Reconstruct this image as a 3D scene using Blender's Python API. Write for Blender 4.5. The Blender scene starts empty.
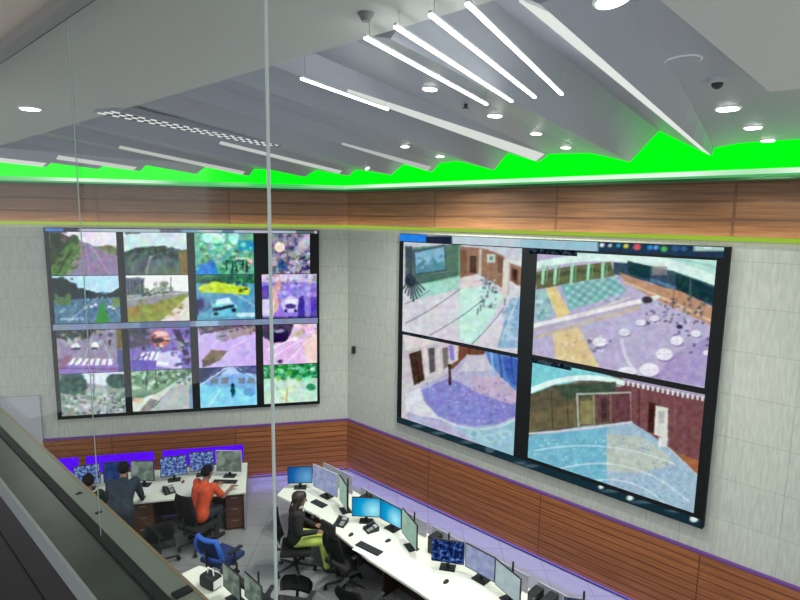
import bpy, bmesh, math, random
import numpy as np
from mathutils import Vector, Matrix, Quaternion
from mathutils.bvhtree import BVHTree

random.seed(7)
rng = np.random.default_rng(7)
scene = bpy.context.scene
COL = scene.collection
R = math.radians

# ------------------------------------------------------------------ camera
EYE = 5.6                                    # eye height above the control-room floor
FPX, PITCH, ROLL = 564.5, R(8.267), R(-0.89)
cp, sp, cr, sr = math.cos(PITCH), math.sin(PITCH), math.cos(ROLL), math.sin(ROLL)
_r, _u = Vector((1, 0, 0)), Vector((0, sp, cp))
RIGHT, UP, FWD = _r * cr - _u * sr, _r * sr + _u * cr, Vector((0, cp, -sp))
cam_d = bpy.data.cameras.new('camera')
cam_d.sensor_width = 36.0
cam_d.lens = FPX / 800 * 36.0
cam_d.clip_start = 0.02
cam = bpy.data.objects.new('camera', cam_d)
COL.objects.link(cam)
_m = Matrix((RIGHT, UP, -FWD)).transposed().to_4x4()
cam.matrix_world = Matrix.Translation((0, 0, EYE)) @ _m
scene.camera = cam

# ------------------------------------------------------------------ world, exposure
world = bpy.data.worlds.new('world')
scene.world = world
world.use_nodes = True
world.node_tree.nodes['Background'].inputs[0].default_value = (0.93, 0.95, 1.0, 1)
world.node_tree.nodes['Background'].inputs[1].default_value = 1.1
scene.view_settings.view_transform = 'Standard'
scene.view_settings.look = 'None'
scene.view_settings.exposure = 0.0
scene.view_settings.gamma = 1.0
scene.view_settings.use_curve_mapping = False
SPOT_W = 170.0            # watts of each recessed downlight

# ------------------------------------------------------------------ survey frames
CX, CY = -1.119, 12.027                      # the corner between the two screen walls
AL, AR = R(13.669), R(-42.861)               # right-hand direction of a viewer facing each wall
ML = Matrix.Translation((CX, CY, 0)) @ Matrix.Rotation(AL, 4, 'Z')
MR = Matrix.Translation((CX, CY, 0)) @ Matrix.Rotation(AR, 4, 'Z')
def PL(u, d, z=0.0): return ML @ Vector((-u, -d, z))     # u along the wall from the corner, d out of it
def PR(u, d, z=0.0): return MR @ Vector((u, -d, z))

def ray(x, y):
    X, Y = (x - 400) / FPX, -(y - 300) / FPX
    return FWD + RIGHT * X + UP * Y
def on_z(x, y, z):
    d = ray(x, y); t = (z - EYE) / d.z
    return Vector((d.x * t, d.y * t, z))
def on_wall(x, y, w, off=0.0):
    M = ML if w == 'L' else MR
    n = (M.to_3x3() @ Vector((0, -1, 0)))
    c = Vector((CX, CY, 0)) + n * off
    o = Vector((0, 0, EYE)); d = ray(x, y)
    t = (c - o).dot(n) / d.dot(n)
    return o + d * t
def project(P):                               # (n,3) array -> survey picture coordinates
    Q = P - np.array([0, 0, EYE])
    x, y, d = Q @ np.array(RIGHT), Q @ np.array(UP), Q @ np.array(FWD)
    return 400 + FPX * x / d, 300 - FPX * y / d

# ------------------------------------------------------------------ materials
def lin(c):
    c = c / 255.0
    return c / 12.92 if c <= 0.04045 else ((c + 0.055) / 1.055) ** 2.4
def rgb(r, g, b): return (lin(r), lin(g), lin(b), 1)
MATS = {}
def mat(name, col, rough=0.5, metal=0.0, spec=0.5, emit=None, es=1.0, noise=0.0, nscale=30.0):
    if name in MATS: return MATS[name]
    m = bpy.data.materials.new(name); m.use_nodes = True
    nt = m.node_tree; b = nt.nodes['Principled BSDF']
    b.inputs['Base Color'].default_value = col
    b.inputs['Roughness'].default_value = rough
    b.inputs['Metallic'].default_value = metal
    b.inputs['Specular IOR Level'].default_value = spec
    if emit:
        b.inputs['Emission Color'].default_value = emit
        b.inputs['Emission Strength'].default_value = es
    if noise:
        tc = nt.nodes.new('ShaderNodeTexCoord'); n = nt.nodes.new('ShaderNodeTexNoise')
        n.inputs['Scale'].default_value = nscale; n.inputs['Detail'].default_value = 3
        mx = nt.nodes.new('ShaderNodeMixRGB'); mx.blend_type = 'MULTIPLY'
        mx.inputs[1].default_value = col
        rp = nt.nodes.new('ShaderNodeValToRGB')
        rp.color_ramp.elements[0].position = 0.3; rp.color_ramp.elements[1].position = 0.7
        rp.color_ramp.elements[0].color = (1 - noise,) * 3 + (1,)
        rp.color_ramp.elements[1].color = (1 + noise * 0.3,) * 3 + (1,)
        nt.links.new(tc.outputs['Object'], n.inputs['Vector'])
        nt.links.new(n.outputs['Fac'], rp.inputs['Fac'])
        nt.links.new(rp.outputs[0], mx.inputs[2]); mx.inputs[0].default_value = 1
        nt.links.new(mx.outputs[0], b.inputs['Base Color'])
    MATS[name] = m
    return m
def emat(name, col, es):
    if name in MATS: return MATS[name]
    m = bpy.data.materials.new(name); m.use_nodes = True
    nt = m.node_tree; nt.nodes.clear()
    o = nt.nodes.new('ShaderNodeOutputMaterial'); e = nt.nodes.new('ShaderNodeEmission')
    e.inputs[0].default_value = col; e.inputs[1].default_value = es
    nt.links.new(e.outputs[0], o.inputs[0])
    MATS[name] = m
    return m

def wood_mat(name, base, dark, rows, rough=0.45, width=2.4):
    m = bpy.data.materials.new(name); m.use_nodes = True
    nt = m.node_tree; b = nt.nodes['Principled BSDF']; b.inputs['Roughness'].default_value = rough
    tc = nt.nodes.new('ShaderNodeTexCoord')
    sep = nt.nodes.new('ShaderNodeSeparateXYZ'); cmb = nt.nodes.new('ShaderNodeCombineXYZ')
    nt.links.new(tc.outputs['Object'], sep.inputs[0])
    nt.links.new(sep.outputs[0], cmb.inputs[0]); nt.links.new(sep.outputs[2], cmb.inputs[1])
    br = nt.nodes.new('ShaderNodeTexBrick')
    br.inputs['Scale'].default_value = 1.0
    br.inputs['Brick Width'].default_value = width; br.inputs['Row Height'].default_value = rows
    br.inputs['Mortar Size'].default_value = rows * 0.09; br.inputs['Mortar Smooth'].default_value = 0.3
    br.offset = 0.0
    br.inputs['Color1'].default_value = base
    br.inputs['Color2'].default_value = tuple(c * 0.8 for c in base[:3]) + (1,)
    br.inputs['Mortar'].default_value = dark
    nt.links.new(cmb.outputs[0], br.inputs['Vector'])
    mp = nt.nodes.new('ShaderNodeMapping'); mp.inputs['Scale'].default_value = (0.8, 1, 26)
    nz = nt.nodes.new('ShaderNodeTexNoise'); nz.inputs['Scale'].default_value = 1.6; nz.inputs['Detail'].default_value = 5
    nt.links.new(tc.outputs['Object'], mp.inputs[0]); nt.links.new(mp.outputs[0], nz.inputs['Vector'])
    rp = nt.nodes.new('ShaderNodeValToRGB')
    rp.color_ramp.elements[0].position = 0.32; rp.color_ramp.elements[1].position = 0.68
    rp.color_ramp.elements[0].color = (0.62, 0.56, 0.5, 1); rp.color_ramp.elements[1].color = (1.2, 1.18, 1.15, 1)
    nt.links.new(nz.outputs['Fac'], rp.inputs['Fac'])
    mx = nt.nodes.new('ShaderNodeMixRGB'); mx.blend_type = 'MULTIPLY'; mx.inputs[0].default_value = 1
    nt.links.new(br.outputs['Color'], mx.inputs[1]); nt.links.new(rp.outputs[0], mx.inputs[2])
    nt.links.new(mx.outputs[0], b.inputs['Base Color'])
    bp = nt.nodes.new('ShaderNodeBump'); bp.inputs['Strength'].default_value = 0.5; bp.inputs['Distance'].default_value = 0.01
    nt.links.new(br.outputs['Fac'], bp.inputs['Height']); bp.invert = True
    nt.links.new(bp.outputs[0], b.inputs['Normal'])
    MATS[name] = m
    return m

def acoustic_mat():
    m = bpy.data.materials.new('acoustic_panel'); m.use_nodes = True
    nt = m.node_tree; b = nt.nodes['Principled BSDF']; b.inputs['Roughness'].default_value = 0.8
    tc = nt.nodes.new('ShaderNodeTexCoord')
    sep = nt.nodes.new('ShaderNodeSeparateXYZ'); cmb = nt.nodes.new('ShaderNodeCombineXYZ')
    nt.links.new(tc.outputs['Object'], sep.inputs[0])
    nt.links.new(sep.outputs[0], cmb.inputs[0]); nt.links.new(sep.outputs[2], cmb.inputs[1])
    br = nt.nodes.new('ShaderNodeTexBrick')
    br.inputs['Scale'].default_value = 1; br.inputs['Brick Width'].default_value = 1.15
    br.inputs['Row Height'].default_value = 0.57; br.inputs['Mortar Size'].default_value = 0.007
    br.inputs['Mortar Smooth'].default_value = 0.6; br.offset = 0.0
    c = (0.50, 0.515, 0.465, 1)
    br.inputs['Color1'].default_value = c
    br.inputs['Color2'].default_value = (0.48, 0.495, 0.45, 1)
    br.inputs['Mortar'].default_value = (0.38, 0.39, 0.355, 1)
    nt.links.new(cmb.outputs[0], br.inputs['Vector'])
    mp = nt.nodes.new('ShaderNodeMapping'); mp.inputs['Scale'].default_value = (30, 30, 4.5)
    nz = nt.nodes.new('ShaderNodeTexNoise'); nz.inputs['Scale'].default_value = 1.0; nz.inputs['Detail'].default_value = 2
    nt.links.new(tc.outputs['Object'], mp.inputs[0]); nt.links.new(mp.outputs[0], nz.inputs['Vector'])
    rp = nt.nodes.new('ShaderNodeValToRGB')
    rp.color_ramp.elements[0].position = 0.3; rp.color_ramp.elements[1].position = 0.7
    rp.color_ramp.elements[0].color = (0.86, 0.86, 0.86, 1); rp.color_ramp.elements[1].color = (1.07, 1.07, 1.07, 1)
    nt.links.new(nz.outputs['Fac'], rp.inputs['Fac'])
    mx = nt.nodes.new('ShaderNodeMixRGB'); mx.blend_type = 'MULTIPLY'; mx.inputs[0].default_value = 1
    nt.links.new(br.outputs['Color'], mx.inputs[1]); nt.links.new(rp.outputs[0], mx.inputs[2])
    nt.links.new(mx.outputs[0], b.inputs['Base Color'])
    MATS['acoustic'] = m
    return m

def floor_mat():
    m = bpy.data.materials.new('floor_tile'); m.use_nodes = True
    nt = m.node_tree; b = nt.nodes['Principled BSDF']; b.inputs['Roughness'].default_value = 0.32
    tc = nt.nodes.new('ShaderNodeTexCoord')
    br = nt.nodes.new('ShaderNodeTexBrick'); br.offset = 0
    br.inputs['Scale'].default_value = 1; br.inputs['Brick Width'].default_value = 0.6; br.inputs['Row Height'].default_value = 0.6
    br.inputs['Mortar Size'].default_value = 0.006
    br.inputs['Color1'].default_value = (0.30, 0.31, 0.325, 1); br.inputs['Color2'].default_value = (0.28, 0.29, 0.305, 1)
    br.inputs['Mortar'].default_value = (0.18, 0.18, 0.19, 1)
    nt.links.new(tc.outputs['Object'], br.inputs['Vector'])
    nt.links.new(br.outputs['Color'], b.inputs['Base Color'])
    return m

def glass_mat():
    m = bpy.data.materials.new('clear_glass'); m.use_nodes = True
    nt = m.node_tree; nt.nodes.clear()
    o = nt.nodes.new('ShaderNodeOutputMaterial'); mx = nt.nodes.new('ShaderNodeMixShader')
    t = nt.nodes.new('ShaderNodeBsdfTransparent'); g = nt.nodes.new('ShaderNodeBsdfGlossy')
    t.inputs[0].default_value = (0.955, 0.985, 0.965, 1); g.inputs['Roughness'].default_value = 0.0
    lw = nt.nodes.new('ShaderNodeLayerWeight'); lw.inputs['Blend'].default_value = 0.12
    mu = nt.nodes.new('ShaderNodeMath'); mu.operation = 'MULTIPLY'; mu.inputs[1].default_value = 0.085
    nt.links.new(lw.outputs['Fresnel'], mu.inputs[0]); nt.links.new(mu.outputs[0], mx.inputs[0])
    nt.links.new(t.outputs[0], mx.inputs[1]); nt.links.new(g.outputs[0], mx.inputs[2])
    nt.links.new(mx.outputs[0], o.inputs[0])
    return m

def screen_attr_mat(name='video_picture', es=1.0):
    m = bpy.data.materials.new(name); m.use_nodes = True
    nt = m.node_tree; nt.nodes.clear()
    o = nt.nodes.new('ShaderNodeOutputMaterial'); e = nt.nodes.new('ShaderNodeEmission')
    a = nt.nodes.new('ShaderNodeAttribute'); a.attribute_name = 'picture'
    e.inputs[1].default_value = es
    nt.links.new(a.outputs['Color'], e.inputs[0]); nt.links.new(e.outputs[0], o.inputs[0])
    return m

def desktop_mat(name, stops, scale, es=1.0, kind='noise', detail=4.0, distort=0.5):
    m = bpy.data.materials.new(name); m.use_nodes = True
    nt = m.node_tree; nt.nodes.clear()
    o = nt.nodes.new('ShaderNodeOutputMaterial'); e = nt.nodes.new('ShaderNodeEmission'); e.inputs[1].default_value = es
    tc = nt.nodes.new('ShaderNodeTexCoord')
    mp = nt.nodes.new('ShaderNodeMapping')
    nt.links.new(tc.outputs['Object'], mp.inputs[0])
    if kind == 'noise':
        t = nt.nodes.new('ShaderNodeTexNoise'); t.inputs['Scale'].default_value = scale
        t.inputs['Detail'].default_value = detail; t.inputs['Distortion'].default_value = distort; out = t.outputs['Fac']
    else:
        t = nt.nodes.new('ShaderNodeTexGradient'); t.gradient_type = 'SPHERICAL'
        mp.inputs['Scale'].default_value = (scale, scale, scale); mp.inputs['Location'].default_value = (-0.12 * scale, 0, -0.22 * scale)
        out = t.outputs['Fac']
    nt.links.new(mp.outputs[0], t.inputs['Vector'])
    rp = nt.nodes.new('ShaderNodeValToRGB')
    els = rp.color_ramp.elements
    while len(els) < len(stops): els.new(0.5)
    for el, (p, c) in zip(els, stops): el.position = p; el.color = rgb(*c)
    nt.links.new(out, rp.inputs[0]); nt.links.new(rp.outputs[0], e.inputs[0]); nt.links.new(e.outputs[0], o.inputs[0])
    return m

# ------------------------------------------------------------------ mesh helpers
class MB:
    def __init__(s): s.bm = bmesh.new()
    def box(s, x0, x1, y0, y1, z0, z1, bev=0.0, M=None):
        t = bmesh.new(); bmesh.ops.create_cube(t, size=1.0)
        for v in t.verts:
            v.co = Vector(((x0 + x1) / 2 + v.co.x * (x1 - x0), (y0 + y1) / 2 + v.co.y * (y1 - y0), (z0 + z1) / 2 + v.co.z * (z1 - z0)))
        if bev: bmesh.ops.bevel(t, geom=list(t.edges), offset=bev, segments=2, affect='EDGES', profile=0.6)
        return s.add(t, M)
    def add(s, t, M=None):
        if M is not None: t.transform(M)
        me = bpy.data.meshes.new('tmp'); t.to_mesh(me); t.free()
        s.bm.from_mesh(me); bpy.data.meshes.remove(me)
        return s
    def cyl(s, p, q, r1, r2=None, n=16, M=None):
        r2 = r1 if r2 is None else r2
        p, q = Vector(p), Vector(q); d = q - p
        t = bmesh.new()
        bmesh.ops.create_cone(t, cap_ends=True, segments=n, radius1=r1, radius2=r2, depth=d.length)
        t.transform(Matrix.Translation((p + q) / 2) @ d.to_track_quat('Z', 'Y').to_matrix().to_4x4())
        return s.add(t, M)
    def ball(s, c, r, sc=(1, 1, 1), seg=16, rot=None):
        t = bmesh.new(); bmesh.ops.create_uvsphere(t, u_segments=seg, v_segments=max(6, seg // 2 + 2), radius=r)
        m = Matrix.Diagonal((*sc, 1))
        if rot is not None: m = rot.to_4x4() @ m
        t.transform(Matrix.Translation(c) @ m)
        return s.add(t)
    def cap(s, p, q, r1, r2, n=14):
        p, q = Vector(p), Vector(q)
        if (q - p).length > 1e-5: s.cyl(p, q, r1, r2, n)
        s.ball(p, r1 * 1.0, seg=n); s.ball(q, r2 * 1.0, seg=n)
        return s
    def tube(s, pts, r, n=8):
        for a, b in zip(pts, pts[1:]): s.cyl(a, b, r, n=n)
        for p in pts[1:-1]: s.ball(p, r, seg=n)
        return s
    def prism(s, poly, z0, z1, bev=0.0, M=None):
        t = bmesh.new()
        vs = [t.verts.new((x, y, z0)) for x, y in poly]
        f = t.faces.new(vs)
        r = bmesh.ops.extrude_face_region(t, geom=[f])
        for v in r['geom']:
            if isinstance(v, bmesh.types.BMVert): v.co.z = z1
        bmesh.ops.recalc_face_normals(t, faces=t.faces)
        if bev: bmesh.ops.bevel(t, geom=list(t.edges), offset=bev, segments=2, affect='EDGES')
        return s.add(t, M)
    def faces(s, verts, faces):
        vs = [s.bm.verts.new(v) for v in verts]
        for f in faces: s.bm.faces.new([vs[i] for i in f])
        return s
    def build(s, name, m, parent=None, M=None, smooth=False, recalc=False):
        if recalc: bmesh.ops.recalc_face_normals(s.bm, faces=s.bm.faces)
        me = bpy.data.meshes.new(name); s.bm.to_mesh(me); s.bm.free()
        for x in (m if isinstance(m, (list, tuple)) else [m]): me.materials.append(x)
        if smooth:
            for p in me.polygons: p.use_smooth = True
        o = bpy.data.objects.new(name, me); COL.objects.link(o)
        if M is not None: o.matrix_world = M
        if parent is not None: o.parent = parent
        return o

def tag(o, label=None, cat=None, group=None, kind=None):
    if label: o['label'] = label
    if cat: o['category'] = cat
    if group: o['group'] = group
    if kind: o['kind'] = kind
    return o
def thing(name, label, cat, loc, rz=0.0, group=None):
    o = bpy.data.objects.new(name, None); COL.objects.link(o)
    o.empty_display_size = 0.1
    o.location = loc; o.rotation_euler = (0, 0, rz)
    return tag(o, label, cat, group)
def struct(o): o['kind'] = 'structure'; return o
def kids(o): return [c for c in bpy.data.objects if c.parent == o]
def dup(o, parent=None):
    c = o.copy(); COL.objects.link(c)
    if parent is not None: c.parent = parent
    for k in kids(o): dup(k, c)
    return c
def remeshed(mb, name, m, parent, voxel, smooth_it=2, M=None):
    o = mb.build('tmp_remesh', m)
    md = o.modifiers.new('r', 'REMESH'); md.mode = 'VOXEL'; md.voxel_size = voxel
    if smooth_it:
        sm = o.modifiers.new('s', 'SMOOTH'); sm.iterations = smooth_it; sm.factor = 0.5
    dg = bpy.context.evaluated_depsgraph_get()
    me = bpy.data.meshes.new_from_object(o.evaluated_get(dg))
    me.name = name
    bpy.data.objects.remove(o)
    me.materials.clear(); me.materials.append(m)
    for p in me.polygons: p.use_smooth = True
    r = bpy.data.objects.new(name, me); COL.objects.link(r)
    if parent is not None: r.parent = parent
    if M is not None: r.matrix_world = M
    return r

# shared materials
WALL = acoustic_mat()
WOOD_LOW = wood_mat('slatted_wood_low', (0.36, 0.125, 0.042, 1), (0.13, 0.035, 0.015, 1), 0.115)
WOOD_TOP = wood_mat('slatted_wood_top', (0.20, 0.098, 0.045, 1), (0.11, 0.05, 0.025, 1), 0.235)
CEIL = mat('ceiling_paint', (0.33, 0.345, 0.40, 1), 0.36)
SOFFIT = mat('soffit_paint', (0.50, 0.51, 0.49, 1), 0.7)
WHITE = mat('white_laminate', (0.80, 0.82, 0.74, 1), 0.35)
BLACK = mat('black_plastic', (0.012, 0.012, 0.014, 1), 0.45)
FABRIC = mat('black_fabric', (0.014, 0.014, 0.016, 1), 0.85, noise=0.3, nscale=120)
DARKBROWN = mat('dark_brown_laminate', (0.045, 0.022, 0.016, 1), 0.5)
PEDBROWN = mat('brown_laminate', (0.10, 0.040, 0.024, 1), 0.45)
CHROME = mat('brushed_metal', (0.55, 0.56, 0.57, 1), 0.3, metal=1.0)
SILVER = mat('silver_plastic', (0.45, 0.46, 0.47, 1), 0.4)
GLASS = glass_mat()
PIC = screen_attr_mat()

# ------------------------------------------------------------------ floor and walls
fl = MB(); fl.prism([(-10.5, 0.5), (-10.5, 15), (10, 15), (10, 0.5)], -0.2, 0.0)
struct(fl.build('floor', floor_mat()))
ZT = 7.0
wl = MB(); wl.box(-9.2, 0.07, 0.0, 0.25, 0, ZT); struct(wl.build('wall_left', WALL, M=ML))
wr = MB(); wr.box(-0.07, 11.0, 0.0, 0.25, 0, ZT); struct(wr.build('wall_right', WALL, M=MR))

# wood cladding: upper band and lower wainscot of both walls, a thin panel proud of the wall
T1 = math.tan((AL - AR) / 2)                  # mitre at the corner
def band(name, m, z0, z1, y, left, x_far, cut=None):
    b = MB()
    if left: b.prism([(-x_far, 0), (0, 0), (-y * T1, -y), (-x_far, -y)], z0, z1)
    else: b.prism([(0, 0), (x_far, 0), (x_far, -y), (y * T1, -y)], z0, z1)
    return struct(b.build(name, m, M=ML if left else MR))
band('trim_1', WOOD_TOP, 5.435, 6.13, 0.05, True, 9.2)
band('trim_2', WOOD_TOP, 5.435, 6.13, 0.05, False, 11.0)
# lower wainscot: on the left wall the boards stop above a purple lit recess behind the desk
b = MB(); b.prism([(-9.2, 0), (0, 0), (-0.05 * T1, -0.05), (-9.2, -0.05)], 0.775, 1.15)
b.prism([(-2.25, 0), (0, 0), (-0.05 * T1, -0.05), (-2.25, -0.05)], 0.0, 0.775)
b.box(-4.02, -3.86, -0.05, 0, 0.40, 0.775); b.box(-5.42, -5.30, -0.05, 0, 0.40, 0.775)
b.box(-9.2, -2.25, -0.05, 0, 0.0, 0.40)
struct(b.build('baseboard_left', WOOD_LOW, M=ML))
band('baseboard_right', WOOD_LOW, 0.03, 1.15, 0.05, False, 11.0)
# thin lit edges
LIME = emat('olive_led', rgb(158, 186, 62), 1.0)
VIOLET = mat('violet_trim', rgb(84, 52, 104), 0.5, emit=rgb(95, 45, 140), es=0.35)
def strip(name, m, z0, z1, y, left, x_far, label, x_near=0.0):
    b = MB()
    e = 0.003
    if left: b.prism([(-x_far, -e), (-x_near - e * T1 - e, -e), (-x_near - y * T1 - e, -y), (-x_far, -y)], z0, z1)
    else: b.prism([(x_near + e * T1 + e, -e), (x_far, -e), (x_far, -y), (x_near + y * T1 + e, -y)], z0, z1)
    o = b.build(name, m, M=ML if left else MR)
    return tag(o, label, 'light strip')
strip('light_strip', LIME, 5.375, 5.432, 0.045, True, 9.2, 'thin yellow-green light strip under the upper wood band of the left wall')
strip('light_strip', LIME, 5.375, 5.432, 0.045, False, 11.0, 'thin yellow-green light strip under the upper wood band of the right wall')
for left, w_ in ((True, 14), (False, 20)):  # added warm lamps that lighten the lower part of the upper wood band
    L_ = 9.0 if left else 10.8
    ld = bpy.data.lights.new('added_band_fill', 'AREA'); ld.shape = 'RECTANGLE'; ld.size = L_; ld.size_y = 0.02
    ld.energy = w_; ld.color = (1.0, 0.72, 0.42)
    lo = bpy.data.objects.new('added_band_fill', ld); COL.objects.link(lo)
    lo.matrix_world = Matrix.Translation((PL if left else PR)(L_ / 2 + .05, 0.17, 5.41)) @ Matrix.Rotation(AL if left else AR, 4, 'Z') @ Matrix.Rotation(R(150), 4, 'X')
strip('light_strip', VIOLET, 1.152, 1.185, 0.052, True, 9.2, 'thin violet strip along the top of the left wall wainscot')
strip('light_strip', VIOLET, 1.152, 1.185, 0.052, False, 11.0, 'thin violet strip along the top of the right wall wainscot')
PURP = emat('purple_led', rgb(92, 0, 255), 1.0)
b = MB()
for x0, x1 in ((-3.86, -2.25), (-5.30, -4.02), (-6.6, -5.42)): b.box(x0 + 0.002, x1 - 0.002, -0.02, -0.003, 0.402, 0.773)
tag(b.build('light_recess', PURP, M=ML), 'glowing purple light recess in the wainscot behind the left desk', 'light recess')
LAV = emat('lavender_led', rgb(120, 105, 235), 1.0)
def floor_glow(left, u0, u1, label, watts):
    o = strip('light_strip', LAV, 0.034, 0.050, 0.062, left, u1, label, u0)
    ld = bpy.data.lights.new('floor_glow_lamp', 'AREA'); ld.shape = 'RECTANGLE'; ld.size = u1 - u0; ld.size_y = 0.02
    ld.energy = watts; ld.color = (0.28, 0.19, 1.0)
    lo = bpy.data.objects.new('floor_glow_lamp', ld); COL.objects.link(lo)
    P = PL if left else PR
    lo.matrix_world = Matrix.Translation(P((u0 + u1) / 2, 0.10, 0.20)) @ Matrix.Rotation(AL if left else AR, 4, 'Z') @ Matrix.Rotation(R(-38), 4, 'X')
    lo.parent = o; lo.matrix_parent_inverse = o.matrix_world.inverted()
floor_glow(False, 0.05, 10.9, 'lavender light strip at floor level under the right wall wainscot', 19)
floor_glow(True, 0.05, 2.1, 'lavender light strip at floor level right of the left desk', 5)

# green cove: LED wash on the upper wall painted as a glowing sheet
GREEN = emat('green_wall_glow', (0.0, 1.15, 0.006, 1), 1.0)
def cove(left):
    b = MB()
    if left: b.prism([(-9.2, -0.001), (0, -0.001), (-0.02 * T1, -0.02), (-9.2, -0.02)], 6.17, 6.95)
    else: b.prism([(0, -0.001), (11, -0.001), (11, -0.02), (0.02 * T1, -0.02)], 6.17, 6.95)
    return tag(b.build('cove_wash_sheet', GREEN, M=ML if left else MR),
               'green light wash painted as a glow above the %s wall wood band' % ('left' if left else 'right'), 'cove light')
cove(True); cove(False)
def hot_mat():
    m = bpy.data.materials.new('green_white_led'); m.use_nodes = True
    nt = m.node_tree; nt.nodes.clear()
    o = nt.nodes.new('ShaderNodeOutputMaterial'); e = nt.nodes.new('ShaderNodeEmission'); e.inputs[1].default_value = 1.0
    tc = nt.nodes.new('ShaderNodeTexCoord'); n = nt.nodes.new('ShaderNodeTexNoise'); n.inputs['Scale'].default_value = 0.42
    n.inputs['Detail'].default_value = 1.0
    rp = nt.nodes.new('ShaderNodeValToRGB')
    rp.color_ramp.elements[0].position = 0.40; rp.color_ramp.elements[0].color = rgb(75, 205, 105)
    rp.color_ramp.elements[1].position = 0.60; rp.color_ramp.elements[1].color = rgb(235, 255, 235)
    nt.links.new(tc.outputs['Object'], n.inputs['Vector']); nt.links.new(n.outputs['Fac'], rp.inputs[0])
    nt.links.new(rp.outputs[0], e.inputs[0]); nt.links.new(e.outputs[0], o.inputs[0])
    return m
HOT = hot_mat()
DKGREEN = mat('dark_green_lip', (0.02, 0.10, 0.03, 1), 0.6)
for left in (True, False):
    s_ = 'left' if left else 'right'
    strip('light_strip', HOT, 6.178, 6.235, 0.235, left, 9.2 if left else 11, 'white-green light tube lying on the %s wall cove ledge' % s_)
    struct(strip('trim_3', DKGREEN, 6.112, 6.145, 0.25, left, 9.2 if left else 11, None))
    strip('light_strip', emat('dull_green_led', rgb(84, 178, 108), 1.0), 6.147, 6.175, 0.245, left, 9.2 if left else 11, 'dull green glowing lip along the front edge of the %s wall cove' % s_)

# ------------------------------------------------------------------ ceiling: saw-tooth panels running towards the walls
# (wall, end point, ridge id or None) along both walls, left to right; ridges are the low lit edges
ENDS = [('L', -60, 157, None), ('L', -25, 163, None), ('L', -18, 156, None), ('L', 46, 167, 7), ('L', 52, 162, None), ('L', 70, 163, None),
        ('L', 98, 169, None), ('L', 106, 164, None), ('L', 140, 171, 6), ('L', 146, 165, None), ('L', 160, 166, None), ('L', 196, 174, None),
        ('L', 205, 167, None), ('L', 249, 176, 5), ('L', 254, 169, None), ('L', 270, 170, None), ('L', 305, 177, None), ('L', 316, 170, None),
        ('R', 349, 176, 4), ('R', 355, 170, None), ('R', 366, 171, None), ('R', 391, 175, None), ('R', 404, 164, None), ('R', 432, 172, 3),
        ('R', 440, 163, None), ('R', 458, 161, None), ('R', 494, 170, None), ('R', 508, 153, None), ('R', 539, 162, 2), ('R', 549, 154, None),
        ('R', 590, 153, None), ('R', 630, 162, None), ('R', 659, 131, None), ('R', 712, 156, 1), ('R', 714, 148, None), ('R', 740, 143, None),
        ('R', 800, 139, None), ('R', 900, 131, None)]
RIDGE_NEAR = {1: (540, 4), 2: (272, 66), 3: (178, 94), 4: (104, 115), 5: (20, 127), 6: (-20, 148), 7: (-90, 152)}
DN, ZS = 6.0, 6.50
far, near = [], [None] * len(ENDS)
ridx = {}
for i, (w, x, y, k) in enumerate(ENDS):
    far.append(on_wall(x, y, w, 0.5))
    if k: ridx[k] = i
for k, i in ridx.items():
    p = on_z(*RIDGE_NEAR[k], ZS + 0.02)
    near[i] = p
ks = sorted(ridx.values())
for a, bb in zip(ks, ks[1:]):
    tot = sum((far[j + 1] - far[j]).length for j in range(a, bb)); acc = 0
    for j in range(a + 1, bb):
        acc += (far[j] - far[j - 1]).length
        t = acc / tot
        p = near[a].lerp(near[bb], t)
        p.z = ZS + 0.02 + max(0.0, far[j].z - min(far[a].z, far[bb].z)) * 0.8
        near[j] = p
dirR = (near[ridx[1]] - near[ridx[2]]).normalized()
for j in range(ridx[1] + 1, len(ENDS)):
    near[j] = near[ridx[1]] + dirR * (0.25 + (far[j] - far[ridx[1]]).length * 0.9); near[j].z = ZS + 0.09
for j in range(ridx[7] - 1, -1, -1):
    near[j] = near[ridx[7]] - dirR * (far[j] - far[ridx[7]]).length; near[j].z = ZS + 0.09
cb = MB(); vs, fs = [], []
n = len(ENDS)
NS = 8
for j in range(n):
    for k in range(NS + 1): vs.append(far[j].lerp(near[j], k / NS))
for j in range(n - 1):
    for k in range(NS):
        a = j * (NS + 1) + k
        fs.append((a, a + 1, a + NS + 2, a + NS + 1))
cb.faces(vs, fs)
# the panels have thickness: close them with an upper deck
deck = [p + Vector((0, 0, 0)) for p in far]
base = len(vs)
for j in range(n):
    q = far[j].copy(); q.z = 6.95; q2 = near[j].copy(); q2.z = 6.95
    cb.faces([far[j], q], [])
vs2, fs2 = [], []
for j in range(n):
    q = far[j].copy(); q.z = 6.95; q2 = near[j].copy(); q2.z = 6.95
    vs2 += [q, q2, far[j], near[j]]
for j in range(n - 1):
    a = j * 4
    fs2 += [(a, a + 1, a + 5, a + 4), (a, a + 4, a + 6, a + 2), (a + 1, a + 3, a + 7, a + 5)]
cb.faces(vs2, fs2)
bmesh.ops.delete(cb.bm, geom=[v for v in cb.bm.verts if not v.link_faces], context='VERTS')
ceil = struct(cb.build('ceiling', CEIL))
# roof deck over everything
rb = MB(); rb.box(-8, 14, -9.5, 1.5, 7.0, 7.15); struct(rb.build('ceiling_deck', SOFFIT, M=MR))
# near soffit strip beside the glass, lower than the panels
def soffit_poly(): return [(-9.0, -DN + 0.03), (12, -DN + 0.03), (12, -7.5), (-9.0, -7.5)]
sb = MB(); sb.prism([(x, y) for x, y in soffit_poly()], ZS, 6.95); sof = struct(sb.build('ceiling_soffit', SOFFIT, M=MR))
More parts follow.
